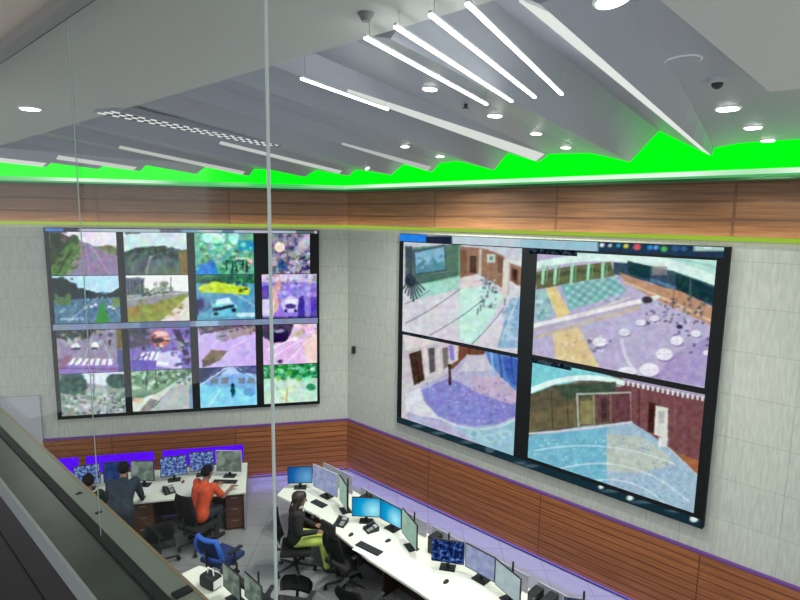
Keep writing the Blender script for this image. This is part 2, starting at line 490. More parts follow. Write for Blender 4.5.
# lower ceiling block at the right
PANEL = mat('pale_ceiling_panel', (0.52, 0.52, 0.51, 1), 0.55)
q0, q1 = on_z(675, 0, 6.46), on_z(770, 92, 6.46)
iMR = MR.inverted(); a0, a1 = iMR @ q0, iMR @ q1
pb = MB(); pb.prism([(a1.x, a1.y), (12, a1.y), (12, -5.95), (a1.x, -5.95)], 6.46, 6.62)
pan = struct(pb.build('ceiling_panel', PANEL, M=MR))

# sheen of the ridges, put into glowing strips along their faces
def ridge_glow(k, t0, t1, side, f0, f1, label, es):
    i = ridx[k]
    b = MB(); v = []
    N = 14
    for q in range(N + 1):
        t = t0 + (t1 - t0) * q / N
        p = near[i].lerp(far[i], t); e = near[i + side].lerp(far[i + side], t)
        e = p.lerp(e, f0 + (f1 - f0) * q / N)
        ax = (far[i] - near[i]).normalized(); nrm = (e - p).cross(ax).normalized()
        nrm = nrm if nrm.z < 0 else -nrm
        v += [p + nrm * 0.008, e + nrm * 0.008, e - nrm * 0.002, p - nrm * 0.002]
    f = []
    for q in range(N):
        a = q * 4
        for c in range(4): f.append((a + c, a + (c + 1) % 4, a + 4 + (c + 1) % 4, a + 4 + c))
    f += [(0, 1, 2, 3), (N * 4, N * 4 + 3, N * 4 + 2, N * 4 + 1)]
    b.faces(v, f)
    o = b.build('ceiling_sheen_strip', emat('ridge_sheen_%d' % int(es * 100), (1, 0.99, 0.97, 1), es), recalc=True)
    return tag(o, label, 'light strip')
ridge_glow(1, 0.02, 0.97, -1, 0.30, 0.12, 'long bright white painted sheen on the large right-hand ceiling ridge', 0.85)
ridge_glow(2, 0.14, 0.97, 1, 0.18, 0.85, 'bright white painted sheen on the ceiling ridge left of the four light tubes', 0.75)
ridge_glow(3, 0.45, 0.96, 1, 0.14, 0.45, 'short white painted sheen on the ceiling ridge ending right of the corner', 0.5)
ridge_glow(4, 0.30, 0.92, 1, 0.28, 0.45, 'white painted sheen on the ceiling ridge running to the room corner', 0.6)
ridge_glow(5, 0.30, 0.95, 1, 0.28, 0.45, 'white painted sheen on the ceiling ridge below the slotted air grille', 0.55)
ridge_glow(6, 0.42, 0.95, 1, 0.5, 0.5, 'white painted sheen on the left ceiling ridge beside the thin glass joint', 0.6)
ridge_glow(7, 0.45, 0.97, 1, 0.7, 0.7, 'white painted sheen on the far left ceiling ridge', 0.7)

# ------------------------------------------------------------------ recessed downlights
dg = bpy.context.evaluated_depsgraph_get()
bvhs = [(BVHTree.FromObject(o, dg), o.matrix_world) for o in (ceil, sof, pan)]
def on_ceiling(x, y):
    best = None
    for t, M in bvhs:
        im = M.inverted(); o = im @ Vector((0, 0, EYE)); d = (im.to_3x3() @ ray(x, y)).normalized()
        h = t.ray_cast(o, d)
        if h[0] is not None and (best is None or h[3] < best[1]):
            nn = (M.to_3x3() @ h[1]).normalized()
            if nn.z > 0: nn = -nn
            best = (M @ h[0], h[3], nn)
    return best[0], best[2]
LAMP = emat('downlight_lamp', (1, 0.97, 0.92, 1), 14.0)
RING = mat('downlight_ring', (0.8, 0.8, 0.8, 1), 0.4)
def downlight(x, y, r, label, w=SPOT_W):
    p, nn = on_ceiling(x, y)
    t = thing('recessed_downlight', label, 'ceiling light', p, 0, 'recessed ceiling downlights')
    q = nn.to_track_quat('Z', 'Y').to_matrix().to_4x4()
    a = MB(); a.cyl((0, 0, -0.006), (0, 0, 0.010), r * 1.25, r * 1.15, 24, M=q); a.build('trim_ring', RING, t)
    a = MB(); a.cyl((0, 0, 0.008), (0, 0, 0.016), r, r * 0.96, 24, M=q); a.build('lamp_lens', LAMP, t)
    ld = bpy.data.lights.new('downlight_bulb', 'SPOT'); ld.energy = w; ld.spot_size = R(150); ld.spot_blend = 0.8
    ld.shadow_soft_size = 0.07; ld.color = (1, 0.96, 0.9)
    lo = bpy.data.objects.new('downlight_bulb', ld); COL.objects.link(lo); lo.parent = t; lo.location = (0, 0, -0.05)
downlight(30, 108, 0.075, 'round downlight in the soffit at the far left of the photo')
downlight(430, 88, 0.055, 'round downlight left of the leftmost of the four light tubes')
downlight(495, 115, 0.065, 'round downlight just below the lower ends of the four light tubes')
downlight(536, 133, 0.06, 'round downlight halfway between the light tubes and the green cove', 230)
downlight(566, 147, 0.06, 'round downlight touching the green cove above the right screen', 230)
downlight(405, 146, 0.055, 'small downlight left of the pair under the bright ceiling ridge', 420)
downlight(440, 156, 0.06, 'small downlight near the green cove right of the room corner', 420)
downlight(367, 168, 0.035, 'tiny downlight at the green cove beside the room corner', 25)
downlight(728, 108, 0.085, 'largest of the three downlights above the right end of the right wall', 55)
downlight(753, 127, 0.075, 'middle of the three downlights above the right end of the right wall', 55)
downlight(768, 140, 0.065, 'lowest of the three downlights, touching the green cove at right', 40)
downlight(614, -3, 0.075, 'downlight cut by the top edge of the photo right of the large ridge', 120)

# suspended light tubes
TUBE = emat('tube_diffuser', (1, 0.99, 1.0, 1), 12.0)
ZTB = 6.42
def light_tube(a, b, label, group='suspended light tubes'):
    A, B = on_z(*a, ZTB), on_z(*b, ZTB)
    L = (B - A).length; ang = math.atan2(B.y - A.y, B.x - A.x)
    t = thing('pendant_light_tube', label, 'ceiling light', A, ang, group)
    m = MB(); m.box(0, L, -0.008, 0.008, 0.007, 0.020, 0.003); m.build('housing', mat('white_housing', (0.7, 0.7, 0.72, 1), 0.4), t)
    m = MB(); m.box(0.004, L - 0.004, -0.0095, 0.0095, -0.003, 0.008, 0.003); m.build('diffuser', TUBE, t)
    for x in (0.04, L - 0.04):
        m = MB(); m.cyl((x, 0, 0.024), (x, 0, 0.19), 0.002, n=6); m.build('suspension_wire', CHROME, t)
light_tube((365, 38), (487, 105), 'white suspended light tube, leftmost of the four parallel ones')
light_tube((395, 27), (512, 102), 'white suspended light tube, second from left of the four parallel ones')
light_tube((430, 15), (535, 98), 'white suspended light tube, third from left of the four parallel ones')
light_tube((467, 4), (562, 95), 'white suspended light tube, rightmost of the four parallel ones')
light_tube((301, 79), (388, 110), 'single suspended light tube apart to the left of the bright ceiling ridge')

# slotted linear grille
A, B = on_z(105, 112, 6.47), on_z(275, 146, 6.47)
L = (B - A).length
t = thing('ceiling_air_grille', 'long slotted white air grille in three rows at the left of the ceiling', 'air grille', A, math.atan2(B.y - A.y, B.x - A.x))
m = MB(); m.box(0, L, -0.13, 0.13, 0.0, 0.06, 0.004); m.build('grille_body', CEIL, t)
def slot_mat():
    m = bpy.data.materials.new('slotted_white_glow'); m.use_nodes = True
    nt = m.node_tree; b = nt.nodes['Principled BSDF']; b.inputs['Roughness'].default_value = 0.5
    tc = nt.nodes.new('ShaderNodeTexCoord'); sp = nt.nodes.new('ShaderNodeSeparateXYZ'); nt.links.new(tc.outputs['Object'], sp.inputs[0])
    a = nt.nodes.new('ShaderNodeMath'); a.operation = 'MODULO'; a.inputs[1].default_value = L / 18
    g = nt.nodes.new('ShaderNodeMath'); g.operation = 'LESS_THAN'; g.inputs[1].default_value = L / 18 * 0.55
    nt.links.new(sp.outputs[0], a.inputs[0]); nt.links.new(a.outputs[0], g.inputs[0])
    mx = nt.nodes.new('ShaderNodeMixRGB'); mx.inputs[1].default_value = (0.10, 0.10, 0.11, 1); mx.inputs[2].default_value = (0.9, 0.88, 0.9, 1)
    nt.links.new(g.outputs[0], mx.inputs[0]); nt.links.new(mx.outputs[0], b.inputs['Base Color'])
    b.inputs['Emission Color'].default_value = (1, 0.95, 0.97, 1)  # glow painted into the white slots; the grille is no lamp
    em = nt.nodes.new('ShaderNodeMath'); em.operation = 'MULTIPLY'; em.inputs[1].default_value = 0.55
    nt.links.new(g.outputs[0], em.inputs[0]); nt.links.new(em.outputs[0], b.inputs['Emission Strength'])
    return m
SLOT = slot_mat()
for rr in (-0.085, 0.0, 0.085):
    m = MB(); m.box(0.0, L, rr - 0.011, rr + 0.011, -0.006, 0.002); m.build('slot_row', SLOT, t)

# small ceiling devices
p, nn = on_ceiling(718, 78)
t = thing('ceiling_camera', 'small dark dome camera on the ceiling left of the three downlights', 'camera', p); t.rotation_euler = (-nn).to_track_quat('Z', 'Y').to_euler()
m = MB(); m.cyl((0, 0, -0.035), (0, 0, 0.02), 0.05, 0.06, 20); m.build('mount', SILVER, t)
m = MB(); m.ball((0, 0, -0.035), 0.038); m.build('dome', BLACK, t, smooth=True)
p, nn = on_ceiling(683, 60)
t = thing('ceiling_speaker', 'pale round ceiling speaker flush in the right ceiling', 'speaker', p); t.rotation_euler = (-nn).to_track_quat('Z', 'Y').to_euler()
m = MB(); m.cyl((0, 0, -0.008), (0, 0, 0.01), 0.105, 0.11, 32); m.build('rim', RING, t)
m = MB(); m.cyl((0, 0, -0.012), (0, 0, 0.0), 0.095, 0.095, 32); m.build('grille', CEIL, t)
p, nn = on_ceiling(366, 13)
t = thing('soffit_reflection_disc', 'small dark disc standing in for a reflection on the grey soffit at the top', 'reflection', p); t.rotation_euler = (-nn).to_track_quat('Z', 'Y').to_euler()
m = MB(); m.cyl((0, 0, -0.012), (0, 0, 0.01), 0.035, 0.04, 20); m.build('base', mat('grey_plastic', (0.2, 0.2, 0.2, 1), 0.5), t)  # added disc imitating a dark blurred reflection on the soffit
m = MB(); m.cyl((0, 0, -0.035), (0, 0, -0.012), 0.02, 0.03, 20); m.build('lower_disc', mat('grey_plastic', (0.2, 0.2, 0.2, 1), 0.5), t)
p, nn = on_ceiling(466, 104)
t = thing('sprinkler_head', 'tiny dark sprinkler head beside the lower end of the leftmost of four tubes', 'sprinkler', p); t.rotation_euler = (-nn).to_track_quat('Z', 'Y').to_euler()
m = MB(); m.cyl((0, 0, -0.03), (0, 0, 0.01), 0.012, 0.02, 12); m.cyl((0, 0, -0.036), (0, 0, -0.03), 0.028, n=12); m.build('body', BLACK, t)

# ------------------------------------------------------------------ glazed front of the gallery, sill, corridor
GD = 7.57
ZG0, ZG1 = 4.755, 6.04
def wbox(name, m, u0, u1, d0, d1, z0, z1, bev=0.0):
    b = MB(); b.box(u0, u1, -d1, -d0, z0, z1, bev); return struct(b.build(name, m, M=MR))
J1, J2 = 7.485, 8.286
for i, (u0, u1) in enumerate(((5.6, J1 - 0.002), (J1 + 0.002, J2 - 0.003), (J2 + 0.003, 10.2)), 1):
    wbox('window_%d' % i, GLASS, u0, u1, GD - 0.005, GD + 0.005, ZG0 - 0.01, ZG1 + 0.01)
EDGE1 = mat('polished_glass_edge', (0.42, 0.46, 0.45, 1), 0.3)
EDGE2 = mat('steel_glass_joint', (0.62, 0.66, 0.66, 1), 0.25)
wbox('trim_4', EDGE1, J1 - 0.0008, J1 + 0.0008, GD - 0.001, GD + 0.001, ZG0, ZG1)
wbox('trim_5', EDGE2, J2 - 0.0018, J2 + 0.0018, GD - 0.002, GD + 0.002, ZG0, ZG1)
SILLG = mat('grey_green_sill', (0.058, 0.070, 0.062, 1), 0.35, noise=0.25, nscale=9)
OUTER = mat('pale_outer_rail', (0.26, 0.29, 0.255, 1), 0.4)
TAN = mat('tan_edge', (0.36, 0.27, 0.17, 1), 0.45)
NOSE = mat('grey_nosing', (0.33, 0.37, 0.37, 1), 0.35)
GASKET = mat('black_gasket', (0.012, 0.014, 0.014, 1), 0.6)
INNER = mat('dark_inner_panel', (0.026, 0.022, 0.022, 1), 0.6)
wbox('trim_6', OUTER, 4.5, 10.2, 7.508, 7.556, 4.0, 4.757)
wbox('trim_7', TAN, 4.5, 10.2, 7.499, 7.508, 4.0, 4.758, 0.001)
wbox('trim_8', GASKET, 4.5, 10.2, 7.556, 7.581, 4.0, 4.757)
wbox('trim_9', SILLG, 4.5, 10.2, 7.581, 7.668, 4.0, 4.752)
wbox('trim_10', NOSE, 4.5, 10.2, 7.668, 7.676, 4.70, 4.756, 0.002)
wbox('wall_gallery', INNER, 4.5, 10.2, 7.664, 7.672, 3.9, 4.70)
wbox('trim_11', GASKET, 4.5, 10.2, 7.672, 7.676, 4.530, 4.548)
# metal clips on the outer rail
for k, u in enumerate((7.20, 7.36)):
    b = MB(); b.box(-0.004, 0.004, -0.009, 0.009, 0.0, 0.003, 0.001, M=None)
    b.cyl((0.0, 0.0, 0.004), (0, 0, 0.006), 0.003, n=10)
    o = b.build('rail_clip', BLACK, M=Matrix.Translation(PR(u, 7.532, 4.757)) @ Matrix.Rotation(AR, 4, 'Z'))
    tag(o, ['small dark clip on the outer rail, farther of the pair at left', 'small dark clip on the outer rail, nearer of the pair at left'][k], 'clip', 'clips on the outer rail')
o = MB().box(-0.012, 0.012, -0.02, 0.02, 0.0, 0.006, 0.001).build('rail_clip', BLACK, M=Matrix.Translation(PR(7.86, 7.53, 4.757)) @ Matrix.Rotation(AR, 4, 'Z'))
tag(o, 'dark bracket on the outer rail at the bottom edge of the photo', 'clip', 'clips on the outer rail')
# head of the glazing and the corridor ceiling
HEAD = mat('grey_head_rail', (0.26, 0.255, 0.245, 1), 0.45)
BEIGE = mat('beige_corridor_ceiling', (0.62, 0.55, 0.47, 1), 0.7)
wbox('trim_12', HEAD, 4.0, 10.5, 7.582, 7.615, ZG1 - 0.005, 6.5)
wbox('trim_13', GASKET, 4.0, 10.5, 7.574, 7.582, ZG1, 6.5)
wbox('ceiling_corridor', BEIGE, 4.0, 10.5, 7.615, 10.0, 6.06, 6.5)
wbox('floor_gallery', mat('gallery_floor', (0.05, 0.05, 0.055, 1), 0.5), 4.0, 10.5, 7.5, 10.0, 3.8, 4.0)
# door on the left wall, mostly hidden behind the sill
DOORM = mat('pale_door', (0.44, 0.44, 0.48, 1), 0.5)
b = MB(); b.box(-7.0, -6.03, -0.055, -0.0, 0, 2.08, 0.005); dr = struct(b.build('door_1', DOORM, M=ML))

# ------------------------------------------------------------------ pictures shown on the big screens
def vnoise(X, Y, sc, seed):
    g = np.random.default_rng(seed).random((64, 64))
    x, y = X / sc, Y / sc
    x0, y0 = np.floor(x).astype(int), np.floor(y).astype(int)
    fx, fy = x - x0, y - y0
    fx, fy = fx * fx * (3 - 2 * fx), fy * fy * (3 - 2 * fy)
    a = g[y0 % 64, x0 % 64]; b = g[y0 % 64, (x0 + 1) % 64]; c = g[(y0 + 1) % 64, x0 % 64]; d = g[(y0 + 1) % 64, (x0 + 1) % 64]
    return (a * (1 - fx) + b * fx) * (1 - fy) + (c * (1 - fx) + d * fx) * fy - 0.5
class Pic:
    def __init__(s, X, Y, ox, oy, sc, fill, warp=0.55):
        wx = vnoise(X, Y, 3.1, 91) * 2.2 + vnoise(X, Y, 1.4, 92) * 1.2; wy = vnoise(X, Y, 3.3, 93) * 2.2 + vnoise(X, Y, 1.5, 94) * 1.2
        s.x, s.y, s.sc = (X + wx * warp - ox) * sc, (Y + wy * warp - oy) * sc, sc
        s.c = np.tile(np.array(fill, float), (len(X), 1)); s.soft = 1.5 * sc; s.seed = 1
    def mix(s, a, col): s.c = s.c * (1 - a[:, None]) + np.array(col, float) * a[:, None]
    def segd(s, p, q):
        (ax, ay), (bx, by) = p, q; dx, dy = bx - ax, by - ay
        t = np.clip(((s.x - ax) * dx + (s.y - ay) * dy) / (dx * dx + dy * dy + 1e-9), 0, 1)
        return np.hypot(s.x - ax - t * dx, s.y - ay - t * dy)
    def poly(s, col, pts, al=1.0):
        ins = np.zeros(len(s.x), bool); dm = np.full(len(s.x), 1e9)
        for p, q in zip(pts, pts[1:] + pts[:1]):
            (ax, ay), (bx, by) = p, q
            if ay != by:
                cnd = (ay > s.y) != (by > s.y)
                ins ^= cnd & (s.x < (bx - ax) * (s.y - ay) / (by - ay) + ax)
            dm = np.minimum(dm, s.segd(p, q))
        sd = np.where(ins, dm, -dm)
        s.mix(np.clip(sd / s.soft + 0.5, 0, 1) * al, col); return s
    def line(s, col, pts, w, al=1.0):
        dm = np.full(len(s.x), 1e9)
        for p, q in zip(pts, pts[1:]): dm = np.minimum(dm, s.segd(p, q))
        s.mix(np.clip((w / 2 - dm) / s.soft + 0.5, 0, 1) * al, col); return s
    def ell(s, col, x, y, rx, ry, al=1.0):
        r = (np.sqrt(((s.x - x) / rx) ** 2 + ((s.y - y) / ry) ** 2) - 1) * min(rx, ry)
        s.mix(np.clip(-r / s.soft + 0.5, 0, 1) * al, col); return s
    def rect(s, col, x0, y0, x1, y1, al=1.0): return s.poly(col, [(x0, y0), (x1, y0), (x1, y1), (x0, y1)], al)
    def mottle(s, amt, sc, tint=False):
        s.seed += 3
        if tint: s.c += np.stack([vnoise(s.x, s.y, sc, s.seed + k) for k in range(3)], 1) * amt
        else: s.c += (vnoise(s.x, s.y, sc, s.seed) * amt)[:, None]
        return s
    def blobs(s, cols, x0, y0, x1, y1, nb, r, seed=5):
        g = random.Random(seed)
        for k in range(nb):
            s.ell(g.choice(cols), g.uniform(x0, x1), g.uniform(y0, y1), r * g.uniform(0.5, 1.3), r * g.uniform(0.45, 1.0), 0.62)
        return s

def arc(x0, y0, x1, y1, bow, n=14):
    pts = []
    nx, ny = -(y1 - y0), (x1 - x0); L = math.hypot(nx, ny)
    for k in range(n + 1):
        t = k / n; b_ = 4 * t * (1 - t) * bow
        pts.append((x0 + (x1 - x0) * t + nx / L * b_, y0 + (y1 - y0) * t + ny / L * b_))
    return pts
def feed_a(X, Y):
    p = Pic(X, Y, 390, 220, 5, warp=0.2, fill=(220, 212, 224))
    p.poly((206, 208, 220), [(50, 40), (690, 60), (690, 250), (560, 170), (350, 120), (60, 140)])
    p.line((225, 226, 232), arc(350, 112, 690, 215, 26), 14); p.line((180, 180, 192), arc(350, 124, 690, 240, 30), 5)
    p.poly((164, 126, 104), [(350, 130), (470, 142), (560, 175), (600, 215), (690, 245), (690, 350), (590, 300), (560, 340), (440, 270), (350, 290)])
    p.poly((138, 100, 80), [(352, 150), (385, 150), (385, 270), (352, 280)]); p.rect((92, 70, 62), 398, 180, 432, 265); p.poly((130, 96, 80), [(535, 180), (570, 195), (568, 270), (538, 262)])
    p.rect((206, 218, 210), 485, 172, 525, 212); p.rect((120, 150, 140), 497, 182, 515, 202); p.poly((112, 78, 60), [(608, 236), (640, 250), (640, 330), (606, 300)]); p.rect((70, 50, 45), 616, 250, 634, 300)
    p.line((226, 214, 210), [(582, 205), (574, 375)], 30); p.line((200, 186, 184), [(598, 215), (590, 370)], 8); p.line((205, 190, 185), [(452, 150), (450, 270)], 14)
    p.poly((112, 146, 138), [(75, 140), (350, 118), (350, 275), (90, 340)]); p.poly((98, 132, 112), [(280, 125), (350, 118), (350, 275), (284, 285)])
    p.poly((84, 104, 110), [(112, 152), (278, 122), (283, 255), (120, 278)])
    p.poly((136, 184, 216), [(125, 164), (270, 134), (275, 245), (130, 265)]); p.poly((92, 152, 168), [(130, 235), (165, 200), (190, 225), (215, 185), (240, 215), (274, 205), (275, 245), (131, 265)]); p.blobs([(110, 170, 150), (170, 210, 228), (80, 140, 160)], 140, 180, 265, 245, 14, 9)
    p.poly((88, 118, 112), [(92, 280), (350, 255), (350, 285), (100, 330)])
    p.rect((66, 78, 92), 75, 130, 112, 320, 0.75)
    p.poly((150, 222, 196), [(130, 325), (350, 276), (350, 345), (110, 400)], 0.7)
    p.poly((200, 240, 228), [(345, 350), (480, 330), (570, 380), (430, 620), (345, 600)], .9); p.line((190, 205, 205), [(345, 130), (345, 600)], 4, .6)
    p.poly((228, 214, 216), [(360, 290), (450, 280), (470, 320), (350, 345)])
    for q in (arc(80, 515, 350, 345, 8), arc(200, 575, 470, 395, 8), arc(410, 620, 580, 425, 6), arc(75, 420, 200, 350, 4)): p.line((136, 140, 160), q, 4.5)
    p.poly((150, 182, 216), [(600, 395), (690, 370), (690, 640), (535, 640)]); p.blobs([(120, 160, 205), (180, 205, 228), (200, 220, 235)], 570, 390, 660, 600, 40, 12, 6)
    p.line((205, 222, 232), [(640, 380), (560, 600)], 6)
    p.blobs([(96, 118, 125), (80, 135, 128), (160, 170, 195), (210, 222, 235), (70, 90, 100)], 455, 300, 530, 440, 40, 8, 3)
    for x, y in ((480, 285), (500, 330), (515, 350), (470, 420), (455, 440), (440, 460), (575, 410), (490, 370)): p.line((92, 116, 120), [(x, y - 14), (x - 3, y + 12)], 7, .75)
    for a in range(9): p.line((58, 72, 84), [(105, 285), (62 + a * 14, 405 - abs(a - 4) * 14)], 7)
    p.ell((56, 68, 80), 100, 300, 26, 30, .8)
    return p.mottle(14, 24, True).c
def feed_c(X, Y):
    p = Pic(X, Y, 390, 330, 5, warp=0.2, fill=(206, 196, 206))
    p.poly((226, 216, 216), [(60, 0), (680, 60), (680, 140), (420, 62), (250, 64), (80, 100)]); p.line((200, 180, 178), arc(85, 106, 420, 62, 22), 6)
    p.poly((82, 58, 48), [(95, 120), (155, 100), (172, 250), (120, 278)]); p.line((60, 42, 38), [(126, 115), (146, 265)], 5); p.poly((96, 92, 96), [(190, 92), (222, 88), (226, 206), (200, 218)]); p.poly((130, 120, 118), [(262, 92), (290, 86), (292, 182), (268, 196)])
    for x in (176, 242, 330): p.line((222, 212, 208), [(x, 96), (x + 8, 230 - (x - 176) * .3)], 16)
    p.line((150, 132, 214), [(305, 82), (312, 140)], 22)
    p.poly((134, 82, 64), [(345, 66), (385, 58), (480, 98), (470, 132), (382, 122), (372, 170), (312, 202), (292, 182), (340, 150)]); p.line((108, 62, 48), [(400, 72), (396, 118)], 7); p.line((108, 62, 48), [(440, 88), (436, 126)], 7)
    p.poly((186, 180, 214), [(380, 130), (480, 120), (660, 290), (660, 640), (420, 580), (90, 450), (80, 320), (300, 210)])
    p.poly((212, 204, 218), [(390, 132), (470, 124), (520, 200), (340, 210)], .8)
    p.poly((140, 138, 212), [(160, 300), (240, 262), (300, 240), (420, 300), (560, 340), (640, 370), (632, 430), (540, 470), (420, 482), (320, 466), (240, 430), (180, 370)])
    p.poly((92, 136, 208), [(470, 96), (660, 140), (660, 330), (600, 280), (540, 215), (500, 170)]); p.poly((66, 98, 190), [(560, 130), (660, 150), (660, 310), (590, 250)], .8)
    for x in (505, 545, 600): p.line((150, 205, 234) if x == 505 else (60, 84, 160), [(x, 105), (x + 14, 235)], 12, .8)
    p.poly((204, 176, 206), [(420, 230), (560, 240), (650, 330), (610, 372), (500, 340), (400, 300)], .85)
    p.blobs([(168, 162, 228), (118, 116, 196), (198, 192, 238), (150, 148, 220)], 180, 265, 600, 460, 200, 6, 8)
    p.poly((156, 196, 218), [(300, 472), (420, 488), (540, 474), (660, 440), (660, 640), (500, 600)]); p.line((206, 214, 226), arc(250, 440, 640, 440, 56), 9)
    for x, y in ((500, 540), (575, 520), (420, 520)): p.ell((186, 222, 222), x, y, 34, 22, .55); p.ell((140, 178, 210), x, y, 18, 11, .7)
    p.poly((224, 220, 232), [(75, 320), (150, 290), (165, 350), (250, 445), (140, 430), (80, 400)])
    p.line((74, 50, 56), [(298, 180), (300, 270)], 13); p.ell((80, 56, 56), 298, 180, 9, 11)
    return p.mottle(14, 20, True).c
def feed_b(X, Y):
    p = Pic(X, Y, 520, 225, 3.636, warp=0.2, fill=(192, 180, 216))
    p.poly((186, 230, 220), [(50, 80), (340, 90), (740, 110), (740, 230), (400, 140)]); p.line((160, 205, 196), arc(200, 100, 740, 160, -20), 5)
    p.line((222, 242, 238), arc(50, 148, 450, 128, -18), 26); p.line((222, 242, 238), arc(440, 124, 740, 220, -14), 36)
    p.poly((116, 120, 86), [(50, 172), (180, 150), (330, 134), (345, 185), (60, 235)]); p.poly((84, 92, 70), [(60, 180), (330, 150), (332, 166), (60, 198)], .7)
    for x in (86, 130, 190, 250, 302): p.line((166, 226, 190), [(x, 142 + (300 - x) * .04), (x - 4, 212)], 11); p.line((120, 170, 130), [(x + 14, 150), (x + 10, 205)], 5)
    p.poly((68, 92, 112), [(340, 135), (450, 145), (560, 168), (740, 232), (740, 320), (560, 250), (480, 210), (340, 178)])
    p.poly((38, 74, 82), [(390, 130), (475, 150), (470, 197), (395, 178)]); p.poly((34, 68, 76), [(565, 175), (740, 240), (735, 300), (570, 240)]); p.line((86, 112, 116), [(620, 200), (618, 262)], 5)
    p.rect((150, 146, 146), 480, 150, 535, 182, .8); p.line((96, 132, 172), [(480, 200), (560, 228)], 12)
    p.poly((198, 150, 122), [(360, 172), (480, 215), (580, 240), (740, 315), (740, 385), (600, 320), (470, 260), (380, 205)]); p.line((224, 190, 168), arc(380, 208, 735, 370, -6), 8); p.line((160, 112, 88), [(560, 236), (556, 300)], 6)
    p.poly((136, 188, 192), [(150, 218), (340, 188), (390, 240), (180, 312)])
    for k in range(6):
        y = 216 + k * 15
        for q in range(11): p.ell((196, 232, 226) if (k + q) % 2 else (108, 160, 166), 168 + q * 19 + k * 3, y - q * 2.4, 8, 5, .5)
    p.poly((160, 196, 204), [(55, 240), (105, 230), (120, 335), (55, 355)]); p.blobs([(120, 160, 170), (200, 225, 225)], 60, 245, 110, 340, 18, 8, 5)
    p.poly((232, 208, 146), [(92, 230), (130, 225), (182, 320), (138, 345)]); p.poly((228, 202, 158), [(118, 392), (215, 372), (290, 520), (130, 490)]); p.blobs([(206, 172, 124), (240, 222, 188)], 130, 400, 260, 490, 18, 7, 8)
    p.line((206, 186, 160), [(55, 408), (430, 302)], 10); p.line((238, 234, 238), [(50, 366), (500, 262)], 15); p.line((190, 178, 176), [(50, 384), (480, 280)], 5); p.line((226, 216, 206), [(210, 330), (400, 262)], 6)
    p.poly((170, 150, 204), [(560, 470), (740, 380), (740, 600), (490, 560)], .7)
    p.line((220, 212, 238), arc(370, 415, 432, 545, 14), 13)
    p.blobs([(90, 92, 122), (126, 122, 150), (216, 216, 232), (76, 96, 100), (60, 60, 80)], 450, 262, 690, 360, 70, 6, 4)
    p.blobs([(112, 104, 140), (90, 100, 110), (235, 230, 250)], 250, 400, 330, 460, 22, 7, 6); p.blobs([(90, 80, 110)], 560, 380, 690, 470, 9, 8, 7)
    for x, y, rx, ry in ((290, 425, 24, 17), (380, 390, 21, 13), (440, 355, 19, 11), (490, 340, 17, 10), (525, 470, 30, 22), (570, 420, 22, 18), (640, 395, 18, 12), (470, 527, 36, 24), (390, 532, 32, 16), (680, 465, 14, 9)):
        p.ell((140, 124, 172), x + 5, y + ry * .7, rx * .9, ry * .6, .8); p.ell((238, 234, 246), x, y, rx, ry); p.line((214, 208, 226), [(x - rx * .8, y), (x + rx * .8, y)], 3); p.line((222, 216, 234), [(x, y - ry * .8), (x, y + ry * .8)], 3)
    p.ell((72, 62, 82), 462, 272, 20, 12); p.ell((80, 70, 95), 580, 370, 12, 8)
    return p.mottle(12, 18, True).c
